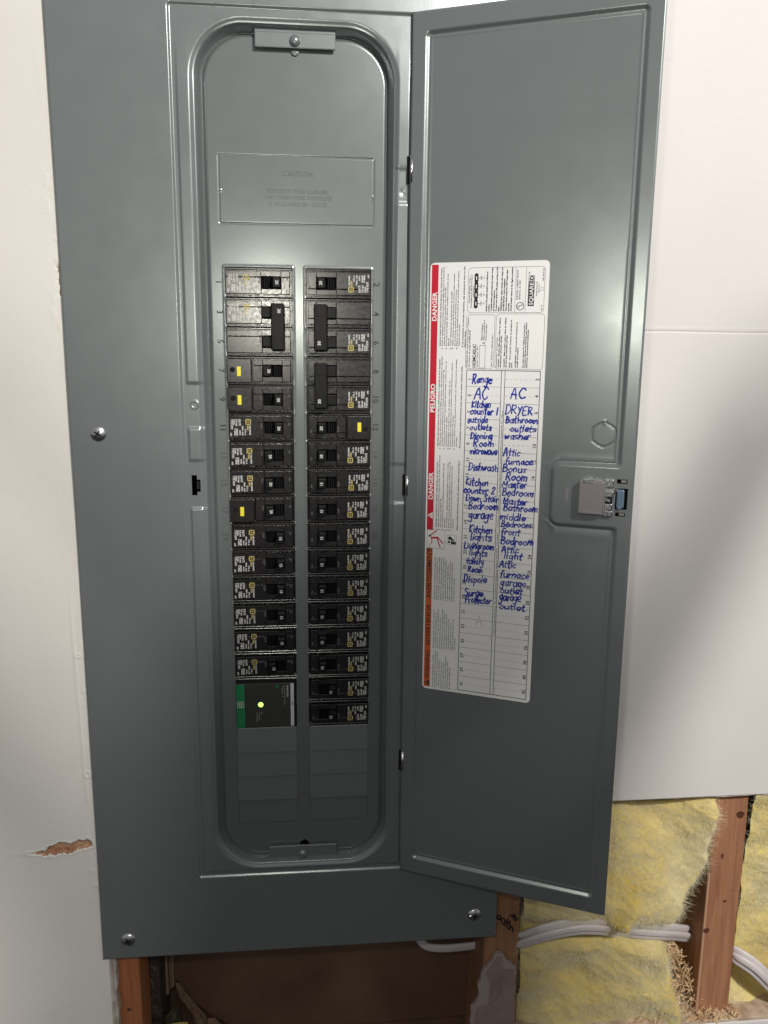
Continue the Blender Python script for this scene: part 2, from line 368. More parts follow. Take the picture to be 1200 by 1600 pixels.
# left sheet: runs past the bottom of the picture; gouge, chips and drips of old paint along the panel
def gouge_d(X, Z):
    cx, cz = -229, -546.5; a = math.radians(10); u = (X - cx) * math.cos(a) + (Z - cz) * math.sin(a); w = -(X - cx) * math.sin(a) + (Z - cz) * math.cos(a)
    w = w + 1.2 * np.sin(u * 0.16)
    return np.hypot(u / 26.0, w / 5.4) + (vnoise(X, Z, 21, 8, 3) - 0.5) * 1.7
chips = [(-197, 31, 3.0, 5.0, 1), (-199, -9, 5.0, 12.0, 2), (-200, -24, 5, 3, 3), (-198, 77, 2.5, 2.5, 6), (-199, -395, 2.5, 6, 4), (-207, -350, 2, 2, 5), (-205, -470, 3, 3, 7)]
def chip_d(X, Z):
    d = np.full(X.shape, 9.0)
    for cx, cz, a, b, s in chips[:3]: d = np.minimum(d, np.hypot((X - cx) / a, (Z - cz) / b) + (vnoise(X, Z, 30 + s, 4, 2) - 0.5) * 0.9)
    return d
def left_extra(X, Z):
    g = gouge_d(X, Z); o = -3.2 * (1 - sm(g, 0.55, 1.05)) * (0.6 + 0.8 * vnoise(X, Z, 77, 5, 2)) + 0.5 * np.exp(-((g - 1.15) / 0.14) ** 2)
    o = o - 0.9 * (1 - sm(chip_d(X, Z), 0.8, 1.0))
    xr = -211 - (Z + 300) * 0.022                       # ridge left by an earlier plate
    o = o + 0.45 * np.exp(-((X - xr + 1.5 * (vnoise(X, Z, 8, 30, 2) - 0.5)) / 1.3) ** 2) * (Z < -300) * (Z > -500)
    o = o + 0.35 * sm(vnoise(X, Z, 12, 9, 3), 0.60, 0.72) * np.exp(-((X + 203) / 7.0) ** 2)
    for cx, cz, a, b, s in chips[3:]: o = o + 0.7 * np.exp(-(np.hypot((X - cx) / a, (Z - cz) / b) - 1) ** 2 / 0.08)
    return o
def left_mat(X, Z):
    k = np.zeros(X.shape, int); k[gouge_d(X, Z) < 0.94] = 1; k[chip_d(X, Z) < 0.88] = 2; return k
sheet('wall_left', -760, -196, -1400, 620, WALL, 12, fine_x=((-268, -196, 0.9),), fine_z=((-600, -330, 0.9), (-60, 100, 0.9)),
      extra=left_extra, fm=left_mat, mats=[WALL, TORN, CHIP])
def seam(X, Z):
    return -0.7 * np.exp(-((Z + 50.5 + 0.25 * np.sin(X * 0.05)) / 0.55) ** 2) * (0.55 + 0.6 * vnoise(X, Z, 3, 25, 2)) + 0.3 * np.exp(-((Z + 47.5) / 1.5) ** 2) * vnoise(X, Z, 14, 14, 2)
sheet('wall_right', 192, 1100, -522, 620, WALLR, 12, fine_z=((-60, -42, 0.5), (-522, -518, 1)), fine_x=((300, 460, 3),), extra=seam)
sheet('wall_top', -196, 192, 300, 620, WALL, 20)
xx = np.arange(192, 700, 1.5); mb = MB(); e = -522 - 1.9 * np.clip(vnoise(xx, xx * 0, 91, 14, 4) * 2 - .7, 0.02, 1)
mb.prism([(192, -521.5)] + list(zip(xx, e)) + [(xx[-1], -521.5)], 4.4, 6.0, GYPSUM); tag(mb.obj('frayed_paper'), 'frayed paper along the cut bottom edge of the right wall', 'torn edge')
# raw cut edge and grey paper of the left sheet under the panel
mb = MB(); zz = np.arange(-655, -905, -1.7)
for (w0, w1, ya, yb, sd, m_) in ((1.5, 3.0, 5.0, 7.0, 51, GYPSUM), (3.0, 6.0, 7.2, 12.0, 52, GYPSUM), (5.0, 7.5, 12.2, 14.2, 53, KRAFTL)):
    e = -196.2 + w0 + (w1 - w0) * vnoise(zz, zz * 0, sd, 9, 3) * 1.6
    mb.prism([(-196.3, zz[0])] + [(a, b) for a, b in zip(e, zz)] + [(-196.3, zz[-1])], ya, yb, m_)
tag(mb.obj('torn_wall_edge'), 'ragged grey torn paper edge of the left wall beside the lower left stud', 'torn edge')
# lower sheet: its cut top edge is the ledge
def ledge_h(X, Z): return (vnoise(X, Z, 9, 60, 3) - 0.5) * 1.5
xs = axis(236, 1100, 12); tag(link('wall_lower', grid_np('wall_lower', xs, axis(-1400, -794, 20), ledge_h, [WALLR], y0=3.0, back=12.0)), kind='structure')
mb = MB(); n = 70
for k in range(n):
    x = 226 + k * 12.6; mb.box(x, x + 12.7, 2.2 + rng.random() * .5, 60, -796, -792.2 + rng.random() * 0.9, TAN, 0.4)
tag(mb.obj('cut_ledge'), 'tan cut edge of the lower wall sheet forming a ledge under the yellow insulation', 'ledge')

# ------------------------------------------------------------------ wall cavity
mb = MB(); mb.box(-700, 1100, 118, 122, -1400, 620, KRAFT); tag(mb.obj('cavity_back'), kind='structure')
def stud(x0, x1, m, label, parts, lean=0.0, z0=-1400, z1=-120):
    root = empty('wall_stud', ((x0 + x1) / 2, 60, z0), label, 'wall stud', 'upright studs inside the open wall')
    xs = np.linspace(-(x1 - x0) / 2, (x1 - x0) / 2, 9); zs = np.arange(0, z1 - z0 + 1, 14.0)
    V = []; F = []; prof = []                            # rounded rectangle section
    for (cx, cy, a0) in (((x1 - x0) / 2 - 3, 41, 0), (-(x1 - x0) / 2 + 3, 41, 90), (-(x1 - x0) / 2 + 3, -41, 180), ((x1 - x0) / 2 - 3, -41, 270)):
        for k in range(4): t = math.radians(a0 + 30 * k); prof.append((cx + 3 * math.cos(t), cy + 3 * math.sin(t)))
    npz = len(prof)
    for iz, z in enumerate(zs):
        for px, py in prof: V.append((px + 0.5 * math.sin(z * 0.012 + x0) + lean * z, py + 0.4 * math.sin(z * 0.03), z))
    for iz in range(len(zs) - 1):
        for k in range(npz): F.append((iz * npz + k, iz * npz + (k + 1) % npz, (iz + 1) * npz + (k + 1) % npz, (iz + 1) * npz + k))
    F.append(tuple(range(npz))[::-1]); F.append(tuple(range((len(zs) - 1) * npz, len(zs) * npz)))
    link('timber', mesh_np('timber', V, F, [m], smooth=False), root)
    for (nm, x, z, rx, rz) in parts:                     # knots: slightly proud ovals on the front face
        k = MB(); cxr = (x0 + x1) / 2
        pts = [(x - cxr + rx * (1 + .15 * math.sin(3 * t)) * math.cos(t), z - z0 + rz * math.sin(t)) for t in np.linspace(0, 2 * math.pi, 16, endpoint=False)]
        k.prism(pts, -44.5, -43, KNOT); k.obj(nm, root)
    return root
s1 = stud(-206, -169, WOOD3, 'orange brown stud at the lower left, next to the torn edge of the left wall', [('knot', -182, -742, 2, 1.4)])
s2 = stud(190, 229, WOOD1, 'brown stud with black marker writing below the right corner of the panel', [('knot', 205, -600, 1, 3)])
s3 = stud(433, 472, WOOD2, 'reddish stud with dark knots at the right, between the two yellow insulation areas', [('knot', 463, -552, 4.2, 4.0), ('knot', 447, -600, 1.4, 3.2), ('knot', 437, -690, 3.5, 3.0), ('knot', 455, -655, 2, 1.5)])
mb = MB(); mb.box(-19.2, -16.5, -44.3, -42, 560, 780, CHAMF, 0.4); mb.obj('arris_highlight', s3)
tag(s3.children[-1], 'pale edge strip of the stud, a highlight put into its colour')
# metal back box of the panel between the studs (belongs to the panel, built below)

# insulation
def batt(name, x0, x1, z0, z1, seed, deep, label, nf):
    root = empty(name, ((x0 + x1) / 2, 0, z0), label, 'insulation', 'yellow glass wool batts in the open wall')
    xs = np.linspace(x0, x1, int((x1 - x0) / 1.6)); zs = np.linspace(z0, z1, int((z1 - z0) / 1.6)); cx = (x0 + x1) / 2
    def h(X, Z):
        o = 34 + 44 * (vnoise(X, Z, seed, 75, 2) - 0.5) + 15 * (vnoise(X + 0.5 * Z, Z - .2 * X, seed + 3, 42, 2) - 0.5) + 4 * (vnoise(X + .7 * Z, Z, seed + 7, 11, 2) - .5) + 1.6 * (vnoise(X, Z, seed + 9, 2.6, 2) - .5)
        return deep(X, Z, o)
    me = grid_np('wool', xs - cx, zs - z0, lambda X, Z: h(X + cx, Z + z0), [BATT], y0=0.0)
    link('wool', me, root)
    P = rng.random((nf, 2)); fx = x0 + P[:, 0] * (x1 - x0); fz = z0 + P[:, 1] * (z1 - z0); H = h(fx, fz); ok = H > -40
    fx, fz, H = fx[ok], fz[ok], H[ok]; n = len(fx); L = 4 + 13 * rng.random(n) ** 2; a = rng.random(n) * 2 * math.pi; lift = 0.4 + 2.4 * rng.random(n) ** 2
    V = []; 
    base = np.column_stack([fx - cx, -H - 0.1, fz - z0]); d = np.column_stack([np.cos(a), -lift / L * 1.2, np.sin(a)]) * (L / 2)[:, None]; nn = np.column_stack([-np.sin(a), np.zeros(n), np.cos(a)]) * 0.07
    bend = np.column_stack([-np.sin(a), -0.3 * np.ones(n), np.cos(a)]) * ((rng.random(n) - .5) * L * .35)[:, None]
    A = np.stack([base - nn, base + nn, base + d + bend + nn, base + d + bend - nn, base + 2 * d + nn * .3, base + 2 * d - nn * .3], 1).reshape(-1, 3)
    i = np.arange(n)[:, None] * 6; F = np.vstack([i + [0, 1, 2, 3], i + [3, 2, 4, 5]])
    fo = link('wool_fibres', mesh_np('wool_fibres', A, F, [FIBRE]), root); fo['kind'] = 'stuff'; return root
def deep_mid(X, Z, o):
    # torn right edge: full width at the top, cut back to show the side of the stud below
    e = np.interp(-Z, [500, 560, 612, 622, 650, 676, 700, 740, 800], [450, 444, 438, 432, 412, 398, 397, 405, 426]) + 7 * (vnoise(X, Z, 61, 9, 2) - .5) + 2.5 * (vnoise(X, Z, 63, 2.5, 2) - .5)
    r = 1 - sm(X, e - 16, e); o = o * (0.35 + 0.65 * r) - 95 * sm(X, e - 3, e + 2)
    o = o - 26 * np.exp(-((Z + 677 + 6 * np.sin((X - 250) * 0.012)) / 13.0) ** 2)            # furrow pressed by the cables
    o = o + 17 * np.exp(-((X - 332 - (Z + 668) * .5) / 11.0) ** 2) * np.exp(-((Z + 668) / 24.0) ** 2)
    o = o + 12 * np.exp(-((Z + 655) / 38.0) ** 2) * np.exp(-((X - 345) / 55.0) ** 2)
    return np.where(X > e + 3, -70, o) - 48
def deep_right(X, Z, o): return o * 0.8 - 44 - 14 * np.exp(-((Z + 770 + (X - 500) * 0.9) / 14.0) ** 2)
b1 = batt('insulation_batt', 230, 452, -793, -500, 4, deep_mid, 'yellow insulation batt torn open between the two studs to the right of the panel', 48000)
b2 = batt('insulation_batt', 473, 640, -793, -500, 15, deep_right, 'narrow strip of yellow insulation at the right edge, beyond the reddish stud', 16000)
b3 = batt('insulation_batt', -168, -128, -880, -790, 33, lambda X, Z, o: o * 0.6 - 62, 'olive scrap of insulation showing through the torn board at the lower left', 900)

# cables: flat jacketed, swept ovals
def cable(name, pts, w, t, label, group, m=CABLE, tilt=0.0):
    P = np.array(pts, float); n = 14 * (len(P) - 1); out = []
    for k in range(n + 1):
        u = k / n * (len(P) - 1); i = min(int(u), len(P) - 2); f = u - i
        p0, p1, p2, p3 = P[max(i - 1, 0)], P[i], P[i + 1], P[min(i + 2, len(P) - 1)]
        out.append(0.5 * ((2 * p1) + (p2 - p0) * f + (2 * p0 - 5 * p1 + 4 * p2 - p3) * f ** 2 + (3 * p1 - p0 - 3 * p2 + p3) * f ** 3))
    Q = np.array(out); T = np.gradient(Q, axis=0); T /= np.linalg.norm(T, axis=1)[:, None]
    N = np.cross(T, [0, 1, 0]); N /= np.maximum(np.linalg.norm(N, axis=1), 1e-6)[:, None]; B = np.cross(N, T); K = 14; V = []; F = []
    for q, a, b in zip(Q, N, B):
        for j in range(K):
            th = 2 * math.pi * j / K; c, s = math.cos(th), math.sin(th); c = abs(c) ** 0.7 * np.sign(c); s2 = abs(s) ** 0.7 * np.sign(s)
            a2 = a * math.cos(tilt) + b * math.sin(tilt); b2 = b * math.cos(tilt) - a * math.sin(tilt)
            V.append(q + a2 * c * w / 2 + b2 * s2 * t / 2)
    for i in range(len(Q) - 1):
        for j in range(K): F.append((i * K + j, i * K + (j + 1) % K, (i + 1) * K + (j + 1) % K, (i + 1) * K + j))
    F.append(tuple(range(K))); F.append(tuple(range((len(Q) - 1) * K, len(Q) * K))[::-1])
    o = link(name, mesh_np(name, V, F, [m], smooth=True)); return tag(o, label, 'cable', group)
G = 'white cables running through the studs'
cable('electrical_cable', [(205, 55, -716), (225, 32, -697), (232, 16, -682), (252, 5, -666), (285, 2, -658), (314, 6, -663), (339, 22, -681), (355, 14, -676), (384, 14, -680), (419, 34, -700), (460, 62, -730), (482, 60, -741), (473, 26, -721), (491, 10, -727), (513, 8, -749), (578, 20, -821)], 9.5, 5.0, 'uppermost white cable of the bundle crossing the yellow insulation', G)
cable('electrical_cable', [(204, 54, -727), (224, 31, -708), (231, 15, -693), (251, 4, -677), (284, 1, -669), (313, 5, -674), (338, 21, -692), (354, 13, -687), (383, 13, -691), (418, 33, -711), (459, 61, -741), (481, 59, -752), (472, 25, -732), (490, 9, -738), (512, 7, -760), (577, 19, -832)], 9.0, 4.6, 'lowest white cable of the bundle crossing the yellow insulation', G)
cable('electrical_cable', [(205, 51, -721.5), (225, 28, -702.5), (232, 12, -687.5), (252, 1, -671.5), (285, -2, -663.5), (314, 2, -668.5), (339, 18, -686.5), (355, 10, -681.5), (384, 10, -685.5), (419, 30, -705.5), (460, 58, -735.5), (482, 56, -746.5), (473, 22, -726.5), (491, 6, -732.5), (513, 4, -754.5), (578, 16, -826.5)], 7.5, 4.2, 'middle white cable of the bundle, lying over the other two on the insulation', G)
cable('electrical_cable', [(118, 75, -690), (123, 66, -708), (132, 61, -722), (146, 60, -727), (168, 60, -728), (196, 60, -726)], 9.5, 5.0, 'short white cable curling under the bottom edge of the panel beside the stud', 'white cable under the panel')

# wood chips and shavings
def shavings(name, spots, label, n):
    V = []; F = []; k = 0
    for i in range(n):
        x, y, z = spots(i); L = 2 + 11 * rng.random() ** 3; w = 0.5 + 2.6 * rng.random() ** 2; q = Matrix.Rotation(rng.random() * 6.28, 3, 'Y') @ Matrix.Rotation((rng.random() - .5) * 1.6, 3, 'X') @ Matrix.Rotation((rng.random() - .5) * 1.6, 3, 'Z')
        for (a, b, c) in ((-L / 2, 0, -w / 2), (L / 2, 0, -w / 3), (L / 2, .0, w / 2.5), (-L / 2, 0, w / 2), (-L / 2, .5, -w / 2), (L / 2, .35, -w / 3), (L / 2, .35, w / 2.5), (-L / 2, .5, w / 2)):
            b -= 0.8 * (1 - (2 * a / L) ** 2); p = q @ Vector((a, b, c)); V.append((x + p.x, y + p.y, z + p.z))
        F += [(k, k + 1, k + 2, k + 3), (k + 7, k + 6, k + 5, k + 4), (k, k + 4, k + 5, k + 1), (k + 1, k + 5, k + 6, k + 2), (k + 2, k + 6, k + 7, k + 3), (k + 3, k + 7, k + 4, k)]; k += 8
    o = link(name, mesh_np(name, V, F, [CHIPW])); return tag(o, label, 'wood shavings', kind='stuff')
def sp1(i):
    t = rng.random(); z = -712 - 80 * t; c = np.interp(-z, [712, 740, 792], [399, 408, 420]); return (c + (rng.random() - .4) * (16 + 34 * t), 34 - 24 * t * rng.random(), z)
def sp2(i): return (345 + 135 * rng.random() ** 0.55, 2 + 20 * rng.random(), -791.5 + 3.5 * rng.random() ** 2)
shavings('wood_shavings', sp1, 'tan wood shavings heaped on the insulation beside the foot of the reddish stud', 620)
shavings('wood_shavings', sp2, 'loose tan wood shavings scattered along the ledge', 420)

# board scraps at the lower left and the torn board face on the middle stud
mb = MB(); mb.box(-168.5, -158, 58, 116, -900, -560, TAR, 1.0); tag(mb.obj('tarred_strand_board'), 'narrow dark rough strip beside the lower left stud', 'board strip')
mb = MB()
for i, (a, b, y) in enumerate(((-157.5, -154.5, 88), (-154, -151.8, 93), (-151.2, -148.5, 90))): mb.box(a, b, y, y + 9, -790 + 4 * i, -560, KRAFTL, 0.5)
tag(mb.obj('paper_strip'), 'folded tan paper strips hanging between the dark strip and the brown board', 'paper strips')
def crumple(name, outline, y, label, m, seed, th=0.8):
    """flap of torn paper: fan of triangles with creases and thickness"""
    r = np.random.default_rng(seed); P = np.array(outline, float); c = P.mean(0); V = []; F = []; n = len(P); R = 4
    for k in range(R + 1):
        for p in P: q = c + (p - c) * k / R; V.append((q[0], y + (r.random() - .5) * 7 * (0.5 + k / R), q[1]))
    for k in range(R):
        for i in range(n): F.append((k * n + i, k * n + (i + 1) % n, (k + 1) * n + (i + 1) % n, (k + 1) * n + i))
    N = len(V); V2 = [(a, b + th, c_) for a, b, c_ in V]; F2 = [tuple(N + j for j in f[::-1]) for f in F]
    e = R * n; F3 = [(e + i, e + (i + 1) % n, N + e + (i + 1) % n, N + e + i) for i in range(n)]
    me = mesh_np(name, V + V2, F + F2 + F3, [m]); return tag(link(name, me), label, 'torn paper')
mb = MB()                                                   # brown board with a ragged hole at its lower left
hole = [(-152, -900), (-152, -778), (-147, -779), (-141, -790), (-130, -806), (-118, -818), (-111, -826), (-108, -836), (-96, -838), (-86, -846), (-70, -850), (-40, -848), (190, -846), (190, -560), (-148, -560)]
pts = [(-150, -560), (-150, -776), (-146, -778), (-141, -790), (-130, -806), (-116, -819), (-108, -828), (-96, -836), (-84, -846), (-60, -852), (-20, -850), (60, -852), (190, -850), (190, -560)]
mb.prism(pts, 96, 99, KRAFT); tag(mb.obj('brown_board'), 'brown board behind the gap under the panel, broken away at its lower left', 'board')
crumple('torn_kraft', [(-148, -779), (-143, -778), (-136, -792), (-124, -812), (-114, -822), (-112, -836), (-119, -850), (-124, -832), (-134, -812), (-142, -796)], 90, 'curled tan paper edge along the ragged hole at the lower left', KRAFTL, 3)
crumple('torn_kraft', [(-112, -824), (-104, -826), (-90, -838), (-84, -852), (-100, -862), (-112, -850)], 86, 'pointed tan paper flap at the bottom edge, right of the ragged hole', KRAFTL, 5)
crumple('torn_kraft', [(-82, -846), (-66, -840), (-40, -848), (0, -845), (20, -862), (-70, -866)], 84, 'low strip of torn paper at the bottom edge under the brown board', KRAFTL, 8)
crumple('torn_kraft', [(-160, -812), (-150, -800), (-142, -800), (-140, -830), (-150, -850), (-162, -850)], 78, 'crumpled dark olive scrap in the hole beside the lower left stud', mat('olive_scrap', (0.10, 0.10, 0.055), 0.8), 11)
def ragged(pts, seed, amp=1.2, sub=5):
    r = np.random.default_rng(seed); out = []
    for i in range(len(pts)):
        a = np.array(pts[i], float); b = np.array(pts[(i + 1) % len(pts)], float)
        for k in range(sub): out.append(tuple(a + (b - a) * k / sub + (r.random(2) - .5) * amp * 2))
    return out
r_ = empty('plasterboard_scrap', (200, 10, -800), 'pinkish grey torn plasterboard patch stuck on the stud below the marker writing', 'plasterboard')
mb = MB(); P = ragged([(203, -698), (207, -697), (212, -706), (224, -716), (225, -760), (228, -830), (184, -830), (186, -800), (177, -782), (178, -762), (185, -752), (184, -735), (190, -716), (197, -708)], 4)
mb.prism([(x - 200, z + 800) for x, z in P], 1, 5, SCRAPC); o = mb.obj('plaster_core', r_)
mb = MB(); P = ragged([(210, -718), (222, -719), (223, -760), (226, -830), (187, -830), (190, -800), (182, -784), (184, -762), (196, -760), (205, -752)], 6, 0.9)
mb.prism([(x - 200, z + 800) for x, z in P], -1.2, 0.9, SCRAP); mb.obj('paper_face', r_)
mb = MB(); P = ragged([(203, -703), (208, -702), (209, -716), (210, -735), (206, -755), (196, -757), (198, -735), (193, -722)], 9, 0.9)
mb.prism([(x - 200, z + 800) for x, z in P], -0.4, 0.8, SCRAP); mb.obj('paper_strip', r_)

# ------------------------------------------------------------------ handwriting strokes
GL = {
'a': (.95, [[(.8, .9), (.4, 1), (.05, .5), (.35, 0), (.78, .4), (.8, 1)], [(.8, 1), (.82, .2), (.95, 0)]]),
'b': (.95, [[(.1, 1.9), (.1, 0)], [(.1, .2), (.5, 0), (.82, .45), (.5, .95), (.1, .7)]]),
'c': (.8, [[(.75, .85), (.4, 1), (.05, .5), (.4, 0), (.8, .2)]]),
'd': (.95, [[(.8, .8), (.4, .95), (.05, .45), (.4, 0), (.8, .4)], [(.82, 1.9), (.82, 0)]]),
'e': (.85, [[(.05, .5), (.75, .55), (.7, .9), (.35, 1), (.05, .5), (.35, 0), (.8, .15)]]),
'f': (.65, [[(.7, 1.75), (.45, 1.9), (.3, 1.4), (.28, -.1)], [(.0, .95), (.65, 1.0)]]),
'g': (.95, [[(.75, .9), (.35, 1), (.05, .5), (.4, .1), (.75, .5), (.8, 1)], [(.8, 1), (.75, -.5), (.35, -.9), (.0, -.6)]]),
'h': (.9, [[(.1, 1.9), (.1, 0)], [(.1, .6), (.45, 1), (.75, .7), (.76, 0)]]),
'i': (.35, [[(.12, 1), (.16, 0)], [(.14, 1.45), (.17, 1.55)]]),
'k': (.85, [[(.1, 1.9), (.1, 0)], [(.7, 1.0), (.15, .5), (.75, 0)]]),
'l': (.35, [[(.12, 1.9), (.14, 0)]]),
'm': (1.25, [[(.05, 1), (.1, 0)], [(.1, .6), (.38, 1), (.56, .7), (.56, 0)], [(.56, .6), (.86, 1), (1.08, .7), (1.1, 0)]]),
'n': (.9, [[(.08, 1), (.1, 0)], [(.1, .6), (.45, 1), (.75, .7), (.76, 0)]]),
'o': (.9, [[(.45, 1), (.05, .5), (.42, 0), (.82, .5), (.45, 1)]]),
'p': (.9, [[(.1, 1), (.08, -.85)], [(.1, .7), (.5, 1), (.8, .5), (.5, .05), (.1, .3)]]),
'r': (.7, [[(.1, 1), (.1, 0)], [(.1, .6), (.4, .98), (.7, .9)]]),
's': (.75, [[(.68, .9), (.35, 1), (.1, .75), (.6, .35), (.5, 0), (.05, .1)]]),
't': (.7, [[(.32, 1.7), (.3, .1), (.6, 0)], [(.0, 1.05), (.68, 1.1)]]),
'u': (.9, [[(.08, 1), (.1, .25), (.4, 0), (.75, .4)], [(.78, 1), (.8, 0)]]),
'v': (.8, [[(.05, 1), (.38, 0), (.75, 1)]]),
'w': (1.15, [[(.05, 1), (.25, 0), (.55, .8), (.8, 0), (1.08, 1)]]),
'x': (.8, [[(.05, 1), (.7, 0)], [(.7, 1), (.05, 0)]]),
'y': (.85, [[(.08, 1), (.15, .4), (.45, .2), (.75, .6)], [(.78, 1), (.7, -.5), (.3, -.9), (.05, -.7)]]),
'A': (1.1, [[(.0, 0), (.5, 1.9), (.95, 0)], [(.2, .75), (.85, .75)]]),
'B': (1.05, [[(.12, 1.85), (.1, 0)], [(.1, 1.8), (.7, 1.65), (.6, 1.1), (.12, 1.0)], [(.12, 1.0), (.9, .75), (.75, .1), (.1, 0)]]),
'C': (1.05, [[(.95, 1.6), (.55, 1.9), (.08, .95), (.5, 0), (1.0, .3)]]),
'D': (1.15, [[(.12, 1.85), (.12, 0)], [(.0, 1.85), (.7, 1.75), (1.05, .95), (.65, .1), (.05, 0)]]),
'E': (.95, [[(.8, 1.8), (.15, 1.75), (.12, .05), (.85, 0)], [(.15, .95), (.7, 1.0)]]),
'K': (1.0, [[(.12, 1.85), (.12, 0)], [(.85, 1.75), (.15, .85), (.95, 0)]]),
'L': (.85, [[(.12, 1.85), (.12, .05), (.8, 0)]]),
'M': (1.35, [[(.08, 0), (.15, 1.85), (.6, .6), (1.1, 1.85), (1.18, 0)]]),
'P': (1.0, [[(.12, 1.85), (.1, 0)], [(.1, 1.8), (.8, 1.65), (.75, 1.0), (.12, .85)]]),
'R': (1.1, [[(.12, 1.85), (.1, 0)], [(.1, 1.8), (.8, 1.65), (.72, 1.05), (.12, .95)], [(.3, .95), (.95, 0)]]),
'S': (1.0, [[(.85, 1.65), (.45, 1.9), (.12, 1.45), (.8, .75), (.6, .05), (.05, .2)]]),
'Y': (1.0, [[(.05, 1.85), (.48, 1.0)], [(.9, 1.85), (.2, -.1)]]),
'1': (.5, [[(.25, 1.8), (.25, 0)]]),
'2': (.9, [[(.1, 1.45), (.45, 1.85), (.8, 1.35), (.1, .1), (.85, .05)]]),
' ': (.6, []),
}
def smooth_pts(P, seg=5):
    P = np.array(P, float); out = []
    for i in range(len(P) - 1):
        p0, p1, p2, p3 = P[max(i - 1, 0)], P[i], P[i + 1], P[min(i + 2, len(P) - 1)]
        for k in range(seg):
            f = k / seg; out.append(0.5 * ((2 * p1) + (p2 - p0) * f + (2 * p0 - 5 * p1 + 4 * p2 - p3) * f ** 2 + (3 * p1 - p0 - 3 * p2 + p3) * f ** 3))
    out.append(P[-1]); return np.array(out)
def scrawl(flat, s, x, y, length, rise, cap, w, m, layer=3, seed=0, shear=0.12):
    r = np.random.default_rng(seed + len(s) * 7 + ord(s[0])); W = sum(GL[c][0] + .16 for c in s) - .16; sx = length / W; lower = any(c.islower() for c in s)
    sy = cap / 1.85; u = 0.0; sl = rise / length
    for c in s:
        g = GL[c]; js = 1 + (r.random() - .5) * .24; jy = (r.random() - .5) * .2
        for st in g[1]:
            P = np.array(st, float); P += (r.random(P.shape) - .5) * .2
            P = smooth_pts(P); X = (u + P[:, 0] + shear * P[:, 1]) * sx; Y = (P[:, 1] * js + jy) * sy
            flat.ribbon(np.column_stack([x + X, y + Y + sl * X]), w * (.75 + .5 * r.random()), m, layer)
        u += g[0] + .16
# ------------------------------------------------------------------ the panel
panel = empty('breaker_box', (0, 0, -669), 'grey steel breaker panel with its door swung open to the right', 'electrical panel')
def P_(o): o.location = Vector((0, 0, 669)) * S; return o      # children keep wall coordinates
FX0, FX1, FZ0, FZ1 = -104.5, 101.5, -584.5, 205.0                # frame step
OX0, OX1, OZ0, OZ1, OR_ = -84.5, 82.0, -572.5, 192.5, 42.0        # opening rim
PX = lambda x0, x1, z0, z1: (x0, x1, z0, z1)
def cover_h(X, Z):
    f = rrect(X, Z, FX0, FX1, FZ0, FZ1, 3.5); o = rrect(X, Z, OX0, OX1, OZ0, OZ1, OR_)
    h = -1.5 * (1 - sm(f, -2.8, 0.0))                            # step down inside the frame line
    left = sm(-X, 90, 92) * (f < 0); top = 1.0
    # pressed strip between the frame step and the opening, flattened at the latch and at the pad
    land = np.ones(X.shape)
    land = land * (1 - sm(-np.abs(Z + 119.5), -21.5, -18.0) * (X < 0)) * (1 - sm(-np.abs(Z + 190), -23.5, -20.0) * (X < 0))
    land = land * (1 - 0.8 * sm(-np.abs(Z - 69), -16, -12) * (X > 0)) * (1 - 0.8 * sm(-np.abs(Z + 190), -20, -16) * (X > 0))
    h = h + 1.3 * sm(-f, 5.0, 7.4) * land * (1 - sm(Z, 120, 185)) * (0.35 + 0.65 * sm(-X, 84, 90) + 0.65 * sm(X, 82, 86))
    # roll over the rim and down to the inner plate
    h = h - 1.6 * sm(-o, -4.5, 0.0) * 1.0 - 9.5 * sm(-o, 0.0, 3.6) - 4.0 * sm(-o, 3.0, 5.0)
    # small dimples and the round rivet mark
    h = h + 0.5 * np.exp(-((np.hypot(X + 92.5, Z + 118.6) - 3.2) / 0.6) ** 2)
    h = h - 0.5 * np.exp(-(np.hypot(X - 90, Z - 64) / 2.6) ** 2)
    e = rrect(X, Z, -200.4, 198, -669.2, 289, 3.0); h = h - 0.9 * sm(e, -1.2, 0.0) + 1.3 * (vnoise(X, Z, 71, 150, 1) - .5)
    return h
def cover_hole(X, Z):
    o = rrect(X, Z, OX0, OX1, OZ0, OZ1, OR_); k = o < -4.6
    k |= (X > -97.3) & (X < -92.6) & (Z < -181.5) & (Z > -199.8); k |= (X >= -92.6) & (X < -89.6) & (Z < -185.5) & (Z > -196.6)
    k |= rrect(X, Z, -200.4, 198, -669.2, 289, 3.0) > 0.25; return k
fx = ((-200.4, -198.4, 0.5), (-107, -78, 0.45), (76.5, 104, 0.45), (196, 198, 0.5), (-78, -36, 1.0), (34, 76.5, 1.0), (-97.3,), (-92.6,), (-89.6,))
fz = ((-669.2, -666, 0.5), (-588, -565, 0.5), (-565, -525, 1.0), (-216, -165, 0.6), (-145, -94, 0.6), (50, 84, 0.9), (145, 185, 1.0), (185, 210, 0.45), (-181.5,), (-185.5,), (-196.6,), (-199.8,))
cov = P_(link('cover', grid_np('cover', axis(-200.4, 198, 9, fx), axis(-669.2, 289, 9, fz), cover_h, [PAINT], hole=cover_hole, back=4.0), panel))
# dark interior seen through slots and gaps, and the tub behind
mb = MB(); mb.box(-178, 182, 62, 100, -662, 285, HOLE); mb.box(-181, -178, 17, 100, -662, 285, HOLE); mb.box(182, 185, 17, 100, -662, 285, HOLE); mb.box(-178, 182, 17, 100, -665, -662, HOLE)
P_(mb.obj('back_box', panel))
mb = MB(); mb.box(-93.5, -90.6, 3.5, 7.5, -194.5, -187.0, BLACK, 0.3); P_(mb.obj('strike_plate', panel))
